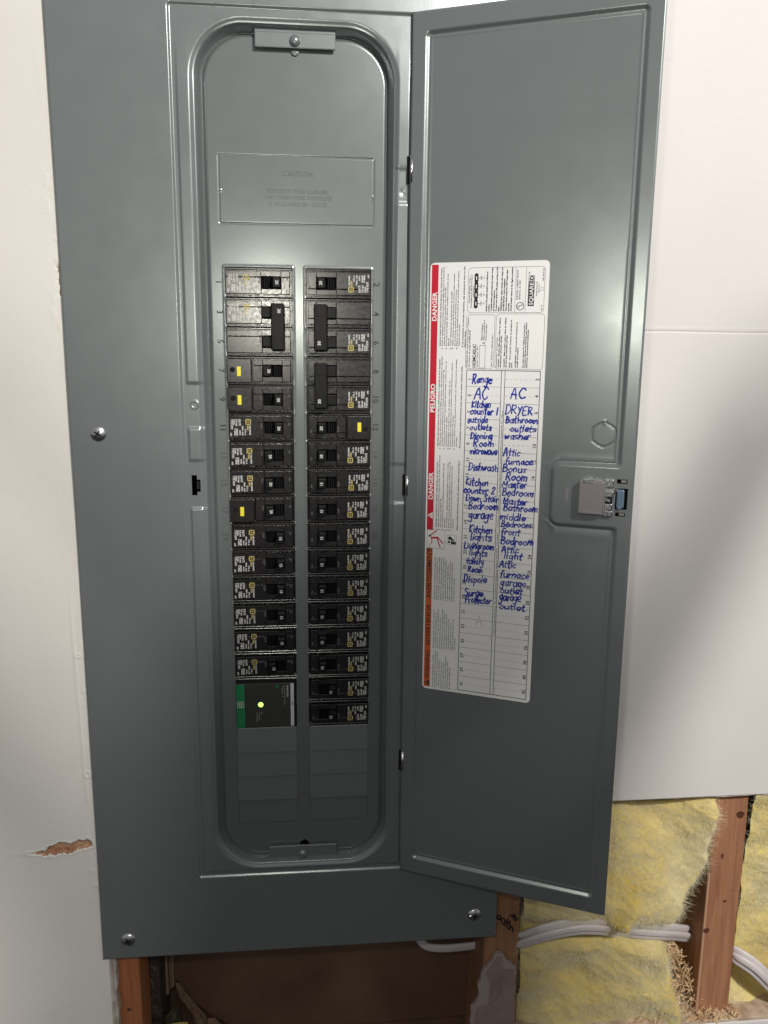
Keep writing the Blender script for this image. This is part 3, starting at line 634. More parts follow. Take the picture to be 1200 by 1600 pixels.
# inner plate ("dead front") with the two breaker windows
DY = 12.0; WL = (-64.0, -5.7); WR = (5.9, 64.0); ROWS = 21
DX0, DX1, DZ0, DZ1 = -80.3, 78.6, -570.0, 188.6
def dead_h(X, Z):
    e = rrect(X, Z, DX0, DX1, DZ0, DZ1, 39.0); h = -3.2 * sm(e, -4.5, 0.0) + 0.5 * (vnoise(X, Z, 45, 110, 1) - .5)
    q = np.abs(rrect(X, Z, -67.3, 65.8, 36.7, 92.4, 1.0)); h = h - 0.55 * np.exp(-(q / 0.55) ** 2)
    for cx, cz in ((-66.0, 63.5), (64.6, 60.8)): h = h + 0.8 * np.exp(-(np.hypot(X - cx, Z - cz) / 0.9) ** 2)
    h = h - 0.35 * np.exp(-((X - 0.1) / 0.5) ** 2) * (Z < -432) * (Z > -560)
    for w in (WL, WR):                                          # slightly rolled window edges
        d = rrect(X, Z, w[0], w[1], -17 * PITCH, 0.0, 0.3); h = h + 0.35 * np.exp(-((d - 1.0) / 0.8) ** 2)
    for k in range(18):                                         # tiny nibs left where the knockouts broke off
        for x in (WL[0], WL[1], WR[0], WR[1]): h = h + 0.5 * np.exp(-(np.hypot(X - x, Z + k * PITCH) / 0.8) ** 2)
    return h
def dead_hole(X, Z):
    k = rrect(X, Z, DX0, DX1, DZ0, DZ1, 39.0) > 0.3
    for w in (WL, WR): k |= (X > w[0]) & (X < w[1]) & (Z < 0) & (Z > -17 * PITCH)
    for w in (WL, WR): k |= (X > w[0] + .3) & (X < w[1] - .3) & (Z < -17 * PITCH - 1) & (Z > -21 * PITCH)
    k |= (np.hypot(X - 0.3, Z + 559.0) < 4.6)
    return k
fx = ((-81, -62.5, 0.5), (-7, 7, 0.5), (62.5, 80, 0.5), (-62, -40, 1.2), (38, 62, 1.2), (WL[0],), (WL[1],), (WR[0],), (WR[1],), (WL[0] + .3,), (WL[1] - .3,), (WR[0] + .3,), (WR[1] - .3,))
fz = ((-571, -525, 1.0), (-3, 3, 0.5), (34, 39, 0.4), (59, 66, 0.6), (90, 95, 0.4), (145, 189.5, 1.0), (0,), (-17 * PITCH,), (-17 * PITCH - 1,), (-21 * PITCH,)) + tuple((-k * PITCH - 1, -k * PITCH + 1, 0.5) for k in range(1, 18))
dead = P_(link('inner_plate', grid_np('inner_plate', axis(-81, 79.5, 5, fx), axis(-571, 189.5, 5, fz), dead_h, [DEADP], hole=dead_hole, y0=DY, back=3.0), panel))
mb = MB()
for w in (WL, WR): mb.box(w[0] + .4, w[1] - .4, DY + 1.8, DY + 2.4, -533, -434, DEADP)
P_(mb.obj('added_gap_plate', panel))  # added plate behind the knockouts, makes the gaps between them less dark
# remaining knockouts, four a side, each a tilted tab
mb = MB(); 
for w in (WL, WR):
    for k in range(17, 21):
        z1 = -k * PITCH - (1.05 if k == 17 else 0.1); z0 = -(k + 1) * PITCH + 0.1
        m_ = MB(); x0, x1 = w[0] + .36, w[1] - .36; t0 = DY - 2.2 if k < 20 else DY - .3; t1 = DY + 0.5
        bm = m_.bm; vs = [bm.verts.new(p) for p in ((x0, t0, z0), (x1, t0, z0), (x1, t1, z1), (x0, t1, z1), (x0, t0 + 1.2, z0), (x1, t0 + 1.2, z0), (x1, t1 + 1.2, z1), (x0, t1 + 1.2, z1))]
        for f in ((0, 1, 2, 3), (7, 6, 5, 4), (0, 4, 5, 1), (1, 5, 6, 2), (2, 6, 7, 3), (3, 7, 4, 0)): bm.faces.new([vs[i] for i in f])
        bmesh.ops.bevel(bm, geom=bm.edges[:], offset=0.35, segments=2, affect='EDGES'); m_.mi(DEADP); P_(m_.obj('knockout_plate', panel))
# pressed numbers beside the rows and the pressed caution panel
fn = lambda u, v, l: np.column_stack([u, DY - 0.12 - l * 2.2, v])
CAUTM = mat('pressed_text_shade', (0.135, 0.15, 0.148), 0.36, 0.45)  # darker than the plate: relief shade put into the lettering colour
NUMC = mat('pressed_number_shade', (0.022, 0.026, 0.026), 0.5)  # relief shade of the upper row numbers, painted near black
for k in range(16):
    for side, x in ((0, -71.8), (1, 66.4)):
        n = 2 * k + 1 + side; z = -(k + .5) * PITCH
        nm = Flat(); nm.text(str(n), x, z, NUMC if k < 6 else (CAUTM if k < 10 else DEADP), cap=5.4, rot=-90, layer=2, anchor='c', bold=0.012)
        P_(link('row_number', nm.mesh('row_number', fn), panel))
ct = Flat()
for s, z, c, L in (('CAUTION', 76.5, 4.2, 26), ('REMOVE THE COVER', 62.5, 3.4, 52), ('ONLY WHEN MORE TWISTOUTS', 57.2, 3.4, 58), ('IS REQUIRED BY CODE', 51.8, 3.4, 50)):
    ct.text(s, 0, z, CAUTM, cap=c, length=L, anchor='c', layer=3)
P_(link('pressed_caution_text', ct.mesh('pressed_caution_text', fn), panel))
# catches above and below the inner plate
def catch(z0, z1, label, knobz, drop):
    c = MB(); c.box(-34.6, 32.6, 7.0, 9.0, z0, z1, PAINT, 0.9, 2); c.box(-34.6, 32.6, 7.9, 11.0, z1 - 1.5 if drop else z0 - 2, z1 + 3 if drop else z0 + 1.5, PAINT, 0.4)
    o = P_(c.obj('catch_plate', panel)); o['label'] = label
    k = MB(); dome(k, (-1.2, 7.0, knobz), 4.6, 3.4, PAINT, 24, 6); dome(k, (-1.2, 11.0, knobz - 6.5 if drop else knobz + 5), 3.6, 0.7, PAINT if drop else HOLE, 20, 4); kn = k.obj('rivet', o)
catch(176.0, 188.2, 'catch plate with a rivet at the top of the inner plate', 181.5, True)
catch(-573.0, -557.4, 'catch plate with a rivet at the bottom of the inner plate', -566.5, False)
# cover screws
for (x, z, rot_) in ((-176.3, -144, 35), (-175.0, -648, 70), (174.6, -642, 10)):
    sc = MB(); dome(sc, (0, 0.0, 0), 7.2, 3.0, STEEL, 28, 7); o = sc.obj('screw', panel); o.location = Vector((x, 0.2, z + 669)) * S
    cr = MB(); q = Matrix.Rotation(math.radians(rot_), 3, 'Y')
    cr.box(-0.55, 0.55, -3.25, -2.2, -3.2, 3.2, HOLE, rot=q); cr.box(-3.2, 3.2, -3.3, -2.25, -0.55, 0.55, HOLE, rot=q); cr.box(-5.9, -2.2, -3.15, -1.5, -0.35, 0.35, BRIGHT, rot=q) ; cr.obj('cross_slot', o)
# hinge pins in their slots
for z0, z1 in ((71.5, 92.5), (-200.3, -182.0), (-475.0, -455.0)):
    h = MB(); h.cyl((97.0, -2.6, (z0 + z1) / 2), (0, 0, 1), 1.7, 1.7, z1 - z0, BRIGHT, 16); h.box(93.3, 99.6, -0.6, 0.4, z0 - .6, z1 + .6, HOLE, 0.2); P_(h.obj('hinge_pin', panel))

# ------------------------------------------------------------------ the door (a part of the panel, swung open 155 degrees)
HX, HY, PHI = 95.3, -3.0, 0.437
door_mat = Matrix.Translation(Vector((HX, HY, 669)) * S) @ Matrix.Rotation(PHI, 4, 'Z').inverted()
# door-local x runs from the hinge outwards, y is depth (negative towards the room), z is the wall height
GX0, GX1, GZ0, GZ1 = 11.0, 190.3, -568.7, 190.0
def pad_d(X, Z): return rrect(X, Z, 134.8, 260, -214.5, -165.5, 5.0)
def door_in(X, Z):
    a = rrect(X, Z, GX0, GX1, GZ0, GZ1, 5.5); b = -pad_d(X, Z); k = 3.5; hh = np.clip(0.5 + 0.5 * (a - b) / k, 0, 1); return b * (1 - hh) + a * hh + k * hh * (1 - hh)
def door_h(X, Z):
    d = door_in(X, Z); h = -2.4 * (1 - sm(d, -4.6, -0.2)) + 0.35 * np.exp(-((d + 5.6) / 1.1) ** 2) * 1.0
    xr = rrect(X, Z, 3.0, 30, -700, 300, 1); h = h + 0
    # hexagonal knockout ring
    p, q = X - 173.6, Z + 137.6; hx = np.maximum(np.abs(p) * 1.0, np.abs(p) * 0.5 + np.abs(q) * 0.866) * 0.55 + np.hypot(p, q) * 0.45
    h = h - 0.55 * np.exp(-((hx - 9.6) / 0.7) ** 2) + 0.6 * np.exp(-(np.hypot(p - .3, q - 10.4) / 1.5) ** 2) - .5 * np.exp(-(np.hypot(p - 1.6, q - 11.0) / .8) ** 2)
    e = rrect(X, Z, 0, 200.8, -583.7, 204.5, 3.0); h = h - 0.8 * sm(e, -1.4, 0)
    h = h + 1.3 * (vnoise(X, Z, 44, 130, 1) - .5) * sm(rrect(X, Z, 19, 123, -387, 6, 1), 0, 35)
    return h
def door_hole(X, Z):
    k = rrect(X, Z, 0, 200.8, -583.7, 204.5, 3.0) > 0.25
    k |= (X > 187.0) & (X < 195.3) & (Z > -177.6) & (Z < -174.0); k |= (X > 186.8) & (X < 195.0) & (Z > -205.6) & (Z < -202.3)
    k |= (X > 186.3) & (X < 196.2) & (Z > -199.6) & (Z < -181.6); return k
fx = ((0, 2.4, 0.6), (8.5, 20, 0.5), (130.5, 143, 0.6), (162, 185.5, 0.5), (185.5, 200.8, 0.5), (187.0,), (195.3,), (186.3,), (196.2,))
fz = ((-583.7, -581, 0.6), (-571, -561, 0.5), (-219, -208, 0.5), (-206, -173.5, 0.7), (-172, -160, 0.5), (-152, -123, 0.5), (182, 192, 0.5), (202, 204.5, 0.5), (-177.6,), (-174,), (-205.6,), (-202.3,), (-199.6,), (-181.6,))
door = link('door', grid_np('door', axis(0, 200.8, 7, fx), axis(-583.7, 204.5, 7, fz), door_h, [PAINT], hole=door_hole, back=3.0), panel)
door.matrix_local = door_mat
# back skin so that the door has thickness from the other side
mb = MB(); mb.box(0.6, 200.2, 2.6, 3.1, -583.2, 204.0, PAINT); mb.box(186, 197, 2.2, 2.55, -206, -173, HOLE); mb.obj('door_skin', door)
mb = MB(); mb.box(145.0, 152.3, -0.35, 0.05, -196.0, -183.4, CLIP, 0.1); mb.obj('latch_slot', door)
lt = MB(); lt.box(156.5, 177.4, -7.5, -0.1, -204.5, -176.0, CLIP, 1.2, 2); lt.box(160, 176, -8.3, -7.4, -203.8, -201.8, CLIP, 0.2)
lt.box(160, 168, -8.2, -1, -177.5, -174.8, STEEL, .3); lt.box(169.5, 175, -7.2, -1, -177.0, -175.2, CLIP, .3)
lb = lt.obj('latch', door)
lt = MB()
for z0, z1, y in ((-180.6, -174.4, -4.2), (-189.0, -184.0, -6.2), (-200.5, -194.6, -6.0), (-206.0, -201.0, -4.0)): lt.box(176.8, 184.6, y, -0.2, z0, z1, STEEL, 0.7, 2)
lt.box(176.6, 178.6, -7.8, -0.2, -202, -181.5, BRIGHT, 0.4); lt.box(178.8, 184, -2, 0.0, -195, -188.5, HOLE); lt.box(178, 183, -4.4, -1.2, -193, -190.2, STEEL, .5, rot=Matrix.Rotation(.4, 3, 'Y')); lt.obj('spring_fingers', lb)
lt = MB(); lt.box(187.4, 193.6, -2.4, 1.6, -198.6, -182.6, BLUEP, 1.3, 2); lt.box(186.9, 188.3, -4.0, 1.2, -184.8, -181.8, STEEL, .4); lt.box(188.3, 191.3, -3.0, 1.2, -199.6, -196.6, BLUEP, .5)
lt.box(190.2, 194.5, -0.9, 1.6, -176.9, -174.6, CLIP, .3); lt.box(190.0, 194.2, -0.9, 1.6, -204.9, -202.9, CLIP, .3); lt.obj('latch_tongue', lb)

# the sticker, in its own millimetres: u to the right, v downwards negative, corner at door (19.5, 4.8)
st = Flat(); SW, SH = 102.8, 390.8
P = []
for cx, cy, a0 in ((SW - 4, -4, 0), (4, -4, 90), (4, -SH + 4, 180), (SW - 4, -SH + 4, 270)):
    for k in range(6): t = math.radians(a0 + 18 * k); P.append((cx + 4 * math.cos(t), cy + 4 * math.sin(t)))
st.poly(P, PAPER, 0)
st.rect(1.4, -236.0, 7.4, -1.6, RED, 1); st.rect(1.4, -388.6, 7.4, -253.4, ORANGE, 1)
def up(s, x, v0, v1, cap, m=INK, bold=0.0, layer=2): st.text(s, x, v0, m, cap=cap, length=abs(v1 - v0), rot=90, bold=bold, layer=layer)
up('DANGER', 6.4, -49.0, -24.4, 4.1, WHITEINK, 0.03); up('PELIGRO', 6.4, -128.5, -103.4, 4.1, WHITEINK, 0.03); up('DANGER', 6.4, -207.4, -182.6, 4.1, WHITEINK, 0.03)
up('AVERTISSEMENT', 6.5, -301.5, -254.2, 4.2, INK, 0.015); up('ADVERTENCIA', 6.5, -348.0, -307.4, 4.2, INK, 0.015); up('WARNING', 6.5, -380.6, -352.8, 4.2, INK, 0.015)
def tri(vc, m1, m2):
    st.poly([(6.8, vc - 3.2), (6.8, vc + 3.2), (1.9, vc)], m1, 2); st.text('!', 6.2, vc, m2, cap=2.8, rot=90, bold=.04, layer=3, anchor='c')
tri(-222.4, WHITEINK, RED); tri(-385.0, INK, ORANGE)
def para(x, v0, lines, pitch, cap, bullet=(), m=INKG, bold=0.0):
    for i, (s, L) in enumerate(lines):
        st.text(s, x + i * pitch, v0, m, cap=cap, length=L, rot=90, bold=bold if i else bold + .012, layer=2)
        if i in bullet: st.disc(x + i * pitch - cap * .5, v0 - 2.0, 0.55, INK, 2, 8)
FRd = [('RISQUE D\'ELECTROCUTION, D\'EXPLOSION OU D\'ECLAIR D\'ARC', 66), ('Porter un equipement de protection personnelle (EPP) approprie et observer les', 67), ('methodes de travail electrique securitaire. Voir NFPA 70E.', 50), ('Seul un personnel qualifie doit effectuer l\'installation et l\'entretien de cet', 61), ('appareil.', 7), ('Couper l\'alimentation de cet appareil avant d\'y travailler.', 47), ('Utiliser toujours un dispositif de detection de tension a valeur nominale', 61), ('appropriee pour s\'assurer que l\'alimentation est coupee.', 48), ('Replacer tous les dispositifs, les portes et les couvercles avant de mettre', 63), ('l\'appareil sous tension.', 19)]
para(10.8, -70.5, FRd, 1.88, 1.15, (1, 3, 5, 6, 8)); para(31.0, -72.5, [], 2, 1)
st.text('Si ces precautions ne sont pas respectees, cela entrainera la mort ou des', 31.0, -71.5, INK, cap=1.15, length=68, rot=90, layer=2, bold=.02); st.text('blessures graves.', 33.0, -71.5, INK, cap=1.1, length=14, rot=90, layer=2, bold=.02)
SPd = [('PELIGRO DE DESCARGA ELECTRICA, EXPLOSION O DESTELLO POR ARQUEO', 77), ('Utilice equipo de proteccion personal (EPP) apropiado y siga las practicas de seguridad', 79), ('en trabajos electricos establecidas por su Compania, consulte la norma NFPA 70E.', 68), ('Solamente el personal electrico especializado debera instalar y prestar servicio de', 75), ('mantenimiento a este equipo.', 27), ('Desenergice el equipo antes de realizar trabajo en el.', 58), ('Siempre utilice un dispositivo detector de tension nominal adecuado para confirmar', 74), ('la desenergizacion del equipo.', 28), ('Vuelva a colocar todos los dispositivos, las puertas y las cubiertas antes de energizar', 77), ('este equipo.', 9)]
para(10.8, -158.5, SPd, 1.88, 1.1, (1, 3, 5, 6, 8)); st.text('El incumplimiento de estas instrucciones podra causar la muerte o lesiones serias.', 31.0, -159.5, INK, cap=1.15, length=72, rot=90, layer=2, bold=.02)
ENd = [('HAZARD OF ELECTRIC SHOCK, EXPLOSION, OR ARC FLASH', 60), ('Apply appropriate personal protective equipment (PPE) and follow safe electrical', 66), ('work practices. See NFPA 70E.', 27), ('This equipment must only be installed and serviced by qualified electrical', 59), ('personnel.', 9), ('Turn off all power supplying this equipment before working on or inside.', 60), ('Always use a properly rated voltage sensing device to confirm power is off.', 61), ('Replace all devices, doors, and covers before turning on power to this', 57), ('equipment.', 9)]
para(10.8, -233.0, ENd, 1.95, 1.15, (1, 3, 5, 6, 7)); st.text('Failure to follow these instructions will result in death or serious injury.', 30.6, -234.5, INK, cap=1.15, length=64, rot=90, layer=2, bold=.02)
for v0, seedt, Ls in ((-302.0, 'Cet appareil peut vous exposer a des agents chimiques, y compris le plomb et les composes de plomb, identifies par l\'Etat de Californie comme pouvant causer le cancer', (42, 40, 41, 40, 44, 38, 34, 38, 36, 22)), (-349.5, 'Este producto puede exponerle a quimicos incluyendo plomo y compuestos de plomo que son conocidos por el Estado de California como causantes de cancer y defectos de nacimiento', (37, 35, 38, 31, 39, 36, 34, 30, 26, 30, 12)), (-389.0, 'This product can expose you to chemicals including lead and lead compounds, which are known to the State of California to cause cancer and birth defects or other', (33, 37, 36, 29, 27, 26, 33, 28, 22))):
    for i, L in enumerate(Ls):
        a = (i * 37) % max(1, len(seedt) - 60); s = seedt[a:a + int(L * 1.15)].strip(); st.text(s, 10.6 + i * 2.05, v0, INKG, cap=1.15, length=min(L, 41), rot=90, layer=2)
# pictograms
st.frame(2.0, -253.2, 18.9, -235.2, .3, .25, INKG, 1); cx, cy = 2.0, -253.2
for a, b, w in (((6.6, -239.5), (11.2, -236.2), 1.0), ((5.6, -243.6), (12.5, -242.6), 1.7), ((12, -242.5), (17.2, -248.0), 1.1), ((11.5, -243.5), (14.6, -252.0), 1.1), ((5.8, -240.6), (6.6, -239.5), 1.2), ((6.4, -243), (6.6, -248), .8), ((6.6, -248), (4.6, -250.2), .5), ((4.6, -250.2), (4.4, -253.0), .5)): st.line(a, b, w, RED, 2)
st.disc(4.6, -241.6, 1.2, INK, 2); st.rect(2.0, -255.0, 7.4, -253.4, ORANGE, 1)
st.frame(20.8, -248.4, 29.6, -239.6, .3, .2, INKG, 1); st.disc(22.8, -246.0, 1.2, INK, 2); st.disc(23.0, -242.6, 1.3, INK, 2); st.rect(24.6, -247.8, 29.2, -245.4, INK, 2); st.line((23.4, -241), (27.4, -244.8), 1.3, INK, 2); st.line((23, -240.8), (25.6, -245.6), .9, INK, 2)
# upper boxes
st.frame(33.9, -42.4, 99.3, -4.8, 3.0, .28, INKG, 1); st.frame(33.3, -89.6, 58.4, -43.8, 2.4, .28, INKG, 1); st.frame(59.3, -89.6, 100.6, -43.2, 3.0, .28, INKG, 1)
st.line((74.8, -42.2), (74.8, -5.0), .25, INKG, 1); st.line((83.6, -42.2), (83.6, -5.0), .25, INKG, 1)
up('Circuit Breaker Trip /', 35.9, -34, -12, 1.2); up('Desenganche del interruptor', 37.5, -38, -10, 1.1); up('automatico', 39.0, -29, -20, 1.0)
for v in (-34.6, -27.4, -20.4, -13.4):
    st.rect(39.4, v - 2.5, 42.8, v + 2.5, INK, 2); st.disc(41.1, v + 2.4, 1.7, INK, 2, 12); st.disc(41.1, v - 2.4, 1.7, INK, 2, 12); st.rect(40.7, v - 1.5, 41.5, v + 1.5, WHITEINK, 3); st.line((42.8, v), (44.6, v), .4, INKG, 2)
    st.text('ON', 46.2, v - 1.5, INKG, cap=1.5, rot=90, layer=2); st.text('O', 48.6, v - .5, INKG, cap=1.4, rot=90, layer=2)
for i, (s, L) in enumerate((('Handles in ON position should be up / Palancas en', 33), ('position.', 6), ('A testable breaker must be tested every month / Pruebe', 36), ('el interruptor.', 18), ('To reset, move handle to OFF position and then to ON /', 37), ('Para restablecer, mueva la palanca', 4), ('WARNING: Never replace a breaker with a larger one', 36), ('ADVERTENCIA: nunca reemplace', 27), ('Tests are shown under the TEST button label', 34), ('de prueba', 7), ('Circuit breakers shown in the diagram positions', 36))):
    st.text(s, 51.0 + i * 2.12, -41.2, INK, cap=1.25, length=L, rot=90, layer=2, bold=.03)
st.disc(79.4, -37.0, 3.4, INK, 2, 28, 2.85); st.text('U', 78.8, -38.6, INK, cap=2.4, rot=90, layer=2, bold=.03); st.text('L', 81.2, -36.7, INK, cap=2.4, rot=90, layer=2, bold=.03); st.text('R', 82.8, -33.2, INK, cap=.8, rot=90, layer=2)
up('ELECTRIC CABINET FRONT', 77.0, -31.5, -7.5, 1.3, INK); up('ISSUE No. K-1790', 79.2, -31.5, -16, 1.3, INK)
st.rect(85.6, -37.0, 90.8, -16.9, INK, 1); up('SQUARE', 89.9, -36.2, -17.8, 3.3, WHITEINK, .02); st.frame(85.6, -16.6, 90.8, -12.0, .3, .35, INK, 1); st.text('D', 89.9, -15.8, INK, cap=3.4, rot=90, layer=2, bold=.05); st.text('TM', 86.6, -11.2, INK, cap=1.1, rot=90, layer=2)
up('Schneider Electric USA', 93.2, -29, -17, 1.0, INKG); up('Made in U.S.A.', 95.0, -26, -19, 1.0, INKG); up('40 19', 98.0, -40.8, -36, 1.1, INKG); st.frame(96.2, -24.6, 98.4, -21.8, .3, .2, INKG, 1); up('NEC 80-31-22', 98.4, -16.5, -6.5, 1.2, INK)
for x, s, v1, c in ((35.4, 'HOMELINE TM  Load Center Cover / Cubierta', -46, 1.25), (37.3, 'del centro de carga HOMELINE', -57, 1.2)): up(s, x, -88.4, v1, c)
up('HOMC42UC', 42.6, -88.4, -68.6, 3.0, INK, .03); up('Series / Serie  SR1', 44.4, -88.4, -70.5, 1.1); st.frame(45.6, -89.0, 50.8, -69.6, .2, .3, INK, 1); up('A', 50.6, -68.9, -66.4, 2.9)
for x, s, v1 in ((47.9, 'Mains Rating /', -51), (49.7, 'Valor nominal de la', -48), (51.5, 'linea principal', -52)): up(s, x, -65.4, v1, 1.3)
up('Type 1 Enclosure / Gabinete tipo 1', 57.0, -88.0, -60, 1.1)
up('Accessories / Accesorios', 61.2, -88.4, -63, 1.1)
for i, (s, L) in enumerate((('CUAFP1   Breaker filler plate / Placa de relleno', 42), ('del interruptor automatico derivado', 27), ('', 0), ('CUAFP2   Main breaker plate / Placa de relleno', 42), ('del interruptor automatico principal', 27), ('', 0), ('PK4FL   Door lock kit / Accesorio de cerradura de', 40), ('puerta', 4), ('', 0), ('ACCESORIO:   Cover screw kit / Accesorio de', 38), ('tornillo de la cubierta', 17), ('', 0), ('', 0), ('See wiring diagram for additional accessories /', 37), ('Consulte el diagrama de alambrado para obtener', 38), ('informacion sobre accesorios adicionales', 32))):
    if s: st.text(s, 63.2 + i * 1.62, -88.2, INK, cap=1.15, length=L, rot=90, layer=2, bold=.02)
# table
T0, T1, RW = -90.8, -387.6, (387.6 - 90.8) / 21
for x, w in ((34.8, .55), (99.0, .55), (65.6, .5), (68.7, .5)): st.line((x, T1), (x, T0), w, INK, 1)
st.line((34.6, T0), (99.2, T0), .6, INK, 1); st.line((34.6, T1), (99.2, T1), .6, INK, 1)
for k in range(21):
    v = T0 - k * RW
    if k: st.line((34.8, v), (65.6, v), .26, INK, 1); st.line((68.7, v), (99.0, v), .26, INK, 1)
    for a, b in ((40.5, 64.8), (69.4, 95.0)):
        x = a
        while x < b: st.line((x, v - RW * .53), (min(x + 2.2, b), v - RW * .53), .2, INKG, 1); x += 4.1
    st.text(str(2 * k + 1), 39.4, v - RW * .55, INK, cap=3.1, rot=90, layer=2, anchor='c', bold=.02); st.text(str(2 * k + 2), 98.2, v - RW * .50, INK, cap=3.1, rot=90, layer=2, anchor='c', bold=.02)
st.text('Use only Square D circuit breakers type HOM, HOMT / Utilice solamente interruptores automaticos Square D tipo', 67.8, -330, INK, cap=1.0, length=205, rot=90, layer=2)
HAND = [('Range', 40.0, -101.8, 17.2, 0.4, 6.6), ('AC', 42.6, -115.3, 11.7, 0.3, 9.4), ('AC', 73.9, -114.4, 12.7, 0.4, 9.3), ('Kitchen', 40.3, -122.9, 16.7, 0.5, 5.0), ('counter 1', 39.0, -129.1, 24.8, 0.9, 5.6), ('DRYER', 70.3, -128.0, 23.4, 0.8, 6.6), ('outside', 36.7, -136.5, 18.3, 0.7, 5.0), ('Bathroom', 70.6, -135.2, 27.8, 1.1, 5.0), ('outlets', 39.2, -142.6, 19.2, 0.8, 5.1), ('outlets', 75.0, -142.8, 22.1, 0.9, 5.0), ('Dinning', 40.0, -150.4, 19.5, 0.9, 5.1), ('washer', 70.2, -149.6, 22.8, 1.0, 5.6), ('Room', 42.5, -157.1, 18.3, 0.9, 5.7), ('microwave', 39.8, -164.1, 24.1, 1.2, 5.5), ('Attic', 69.9, -164.2, 14.4, 0.7, 6.2), ('furnace', 71.6, -171.5, 24.0, 1.3, 5.1), ('Dishwash', 38.9, -178.7, 26.7, 1.5, 5.7), ('Bonus', 69.6, -178.4, 20.8, 1.2, 5.6), ('Room', 72.9, -185.5, 18.3, 1.1, 5.7), ('Kitchen', 36.9, -192.4, 20.5, 1.3, 5.8), ('Master', 69.8, -192.0, 21.7, 1.4, 5.1), ('counter 2', 35.0, -199.5, 28.4, 1.9, 5.2), ('Bedroom', 70.1, -199.4, 27.3, 1.9, 5.7), ('Down Stair', 37.4, -206.5, 29.2, 2.1, 5.2), ('Master', 71.0, -207.2, 21.7, 1.6, 5.2), ('Bedroom', 39.9, -213.7, 26.9, 2.0, 5.8), ('Bathroom', 71.7, -213.1, 30.2, 2.2, 5.7), ('garage', 40.4, -222.5, 22.1, 1.7, 7.0), ('middle', 68.6, -221.4, 23.0, 1.8, 5.2), ('Kitchen', 41.4, -235.4, 21.0, 1.8, 5.9), ('Bedroom', 70.0, -227.7, 26.4, 2.1, 5.2), ('front', 70.6, -235.0, 16.5, 1.4, 5.8), ('lights', 42.4, -242.4, 19.4, 1.7, 5.9), ('Bedroom', 70.3, -243.5, 29.0, 2.6, 5.8), ('Livingroom', 37.1, -250.6, 27.0, 2.4, 5.4), ('Attic', 71.4, -251.0, 15.2, 1.4, 5.3), ('lights', 41.7, -256.7, 16.8, 1.6, 5.4), ('light', 73.9, -256.7, 16.4, 1.5, 5.3), ('family', 39.3, -264.7, 16.0, 1.5, 5.4), ('Attic', 70.2, -264.7, 14.2, 1.4, 5.3), ('Room', 41.0, -272.4, 13.4, 1.3, 5.4), ('furnace', 71.1, -274.1, 26.1, 2.7, 5.3), ('Dispole', 37.4, -281.8, 21.4, 2.2, 6.0), ('garage', 71.4, -281.9, 23.3, 2.5, 7.1), ('outlet', 71.7, -289.0, 20.0, 2.2, 5.4), ('Surge', 38.4, -295.1, 17.3, 1.9, 6.1), ('garage', 71.3, -295.7, 18.9, 2.1, 6.6), ('Protector', 39.4, -301.7, 24.1, 2.7, 6.1), ('outlet', 71.4, -304.1, 23.1, 2.7, 5.4)]
for i, (s, u, v, L, rise, cap) in enumerate(HAND):
    scrawl(st, s, u, v, L, rise * .35, cap * (1.0 if cap > 7 else 1.12), 1.12, BLUE, 4, seed=i)
for a, b in (((50, -322), (53, -313)), ((53, -313), (56, -323)), ((50.5, -319), (56.5, -318.5))): st.line(a, b, .8, PENCIL, 1)
sticker = link('directory_sticker', st.mesh('directory_sticker', lambda u, v, l: np.column_stack([19.5 + u, 2.4 - 0.25 - 0.18 - l, 4.8 + v])), door)
sticker['label'] = 'white circuit directory with red and orange side bands and blue handwriting'

# ------------------------------------------------------------------ breakers
def digits(s, m, cap, x, z, y, name, parent, rot=-90, bold=.02):
    f = Flat(); f.text(s, x, z, m, cap=cap, rot=rot, anchor='c', layer=1, bold=bold)
    return link(name, f.mesh(name, lambda u, v, l: np.column_stack([u, y - l, v])), parent)
def rating_print_mesh():
    f = Flat(); y = 10.35
    f.frame(-13.6, 2.2, -8.6, 7.2, .2, .85, PRINTY, 1); f.frame(-12.0, 3.9, -10.2, 5.6, .1, .55, PRINTY, 1)
    L = [('HOM', -12.4, 1.4, 4.0, 1.5, PRINTY), ('120 SWD', -10.3, 1.4, 8.6, 1.4, PRINTW), ('CTL A', -14.4, -1.8, 5.6, 1.3, PRINTW), ('10kA', -16.8, 1.0, 4.4, 1.3, PRINTW), ('LISTED', -16.9, -4.2, 3.4, 1.2, PRINTW), ('HACR', -19.5, 7.2, 6.2, 1.9, PRINTW),
         ('120/240', -21.9, -1.4, 6.2, 1.5, PRINTW), ('V~60Hz', -23.7, -1.2, 6.4, 1.5, PRINTW), ('CIRC BKR', -22.2, 7.2, 6.5, 1.3, PRINTW), ('TYPE HOM', -26.7, 7.2, 9.0, 2.0, PRINTW), ('CU/AL', -24.3, 7.2, 5.4, 1.3, PRINTW), ('60/75C', -27.2, -5.2, 3.0, 1.3, PRINTW), ('SWD', -19.2, -2.8, 4.4, 1.2, PRINTW)]
    for s, x, z, ln, cap, m in L: f.text(s, x, z, m, cap=cap, length=ln, rot=-90, layer=1, bold=.03)
    f.disc(-20.3, 5.9, 1.2, PRINTW, 1, 14, .8)
    return f.mesh('rating_print', lambda u, v, l: np.column_stack([u, y - l, v]))
PRINT_ME = rating_print_mesh()
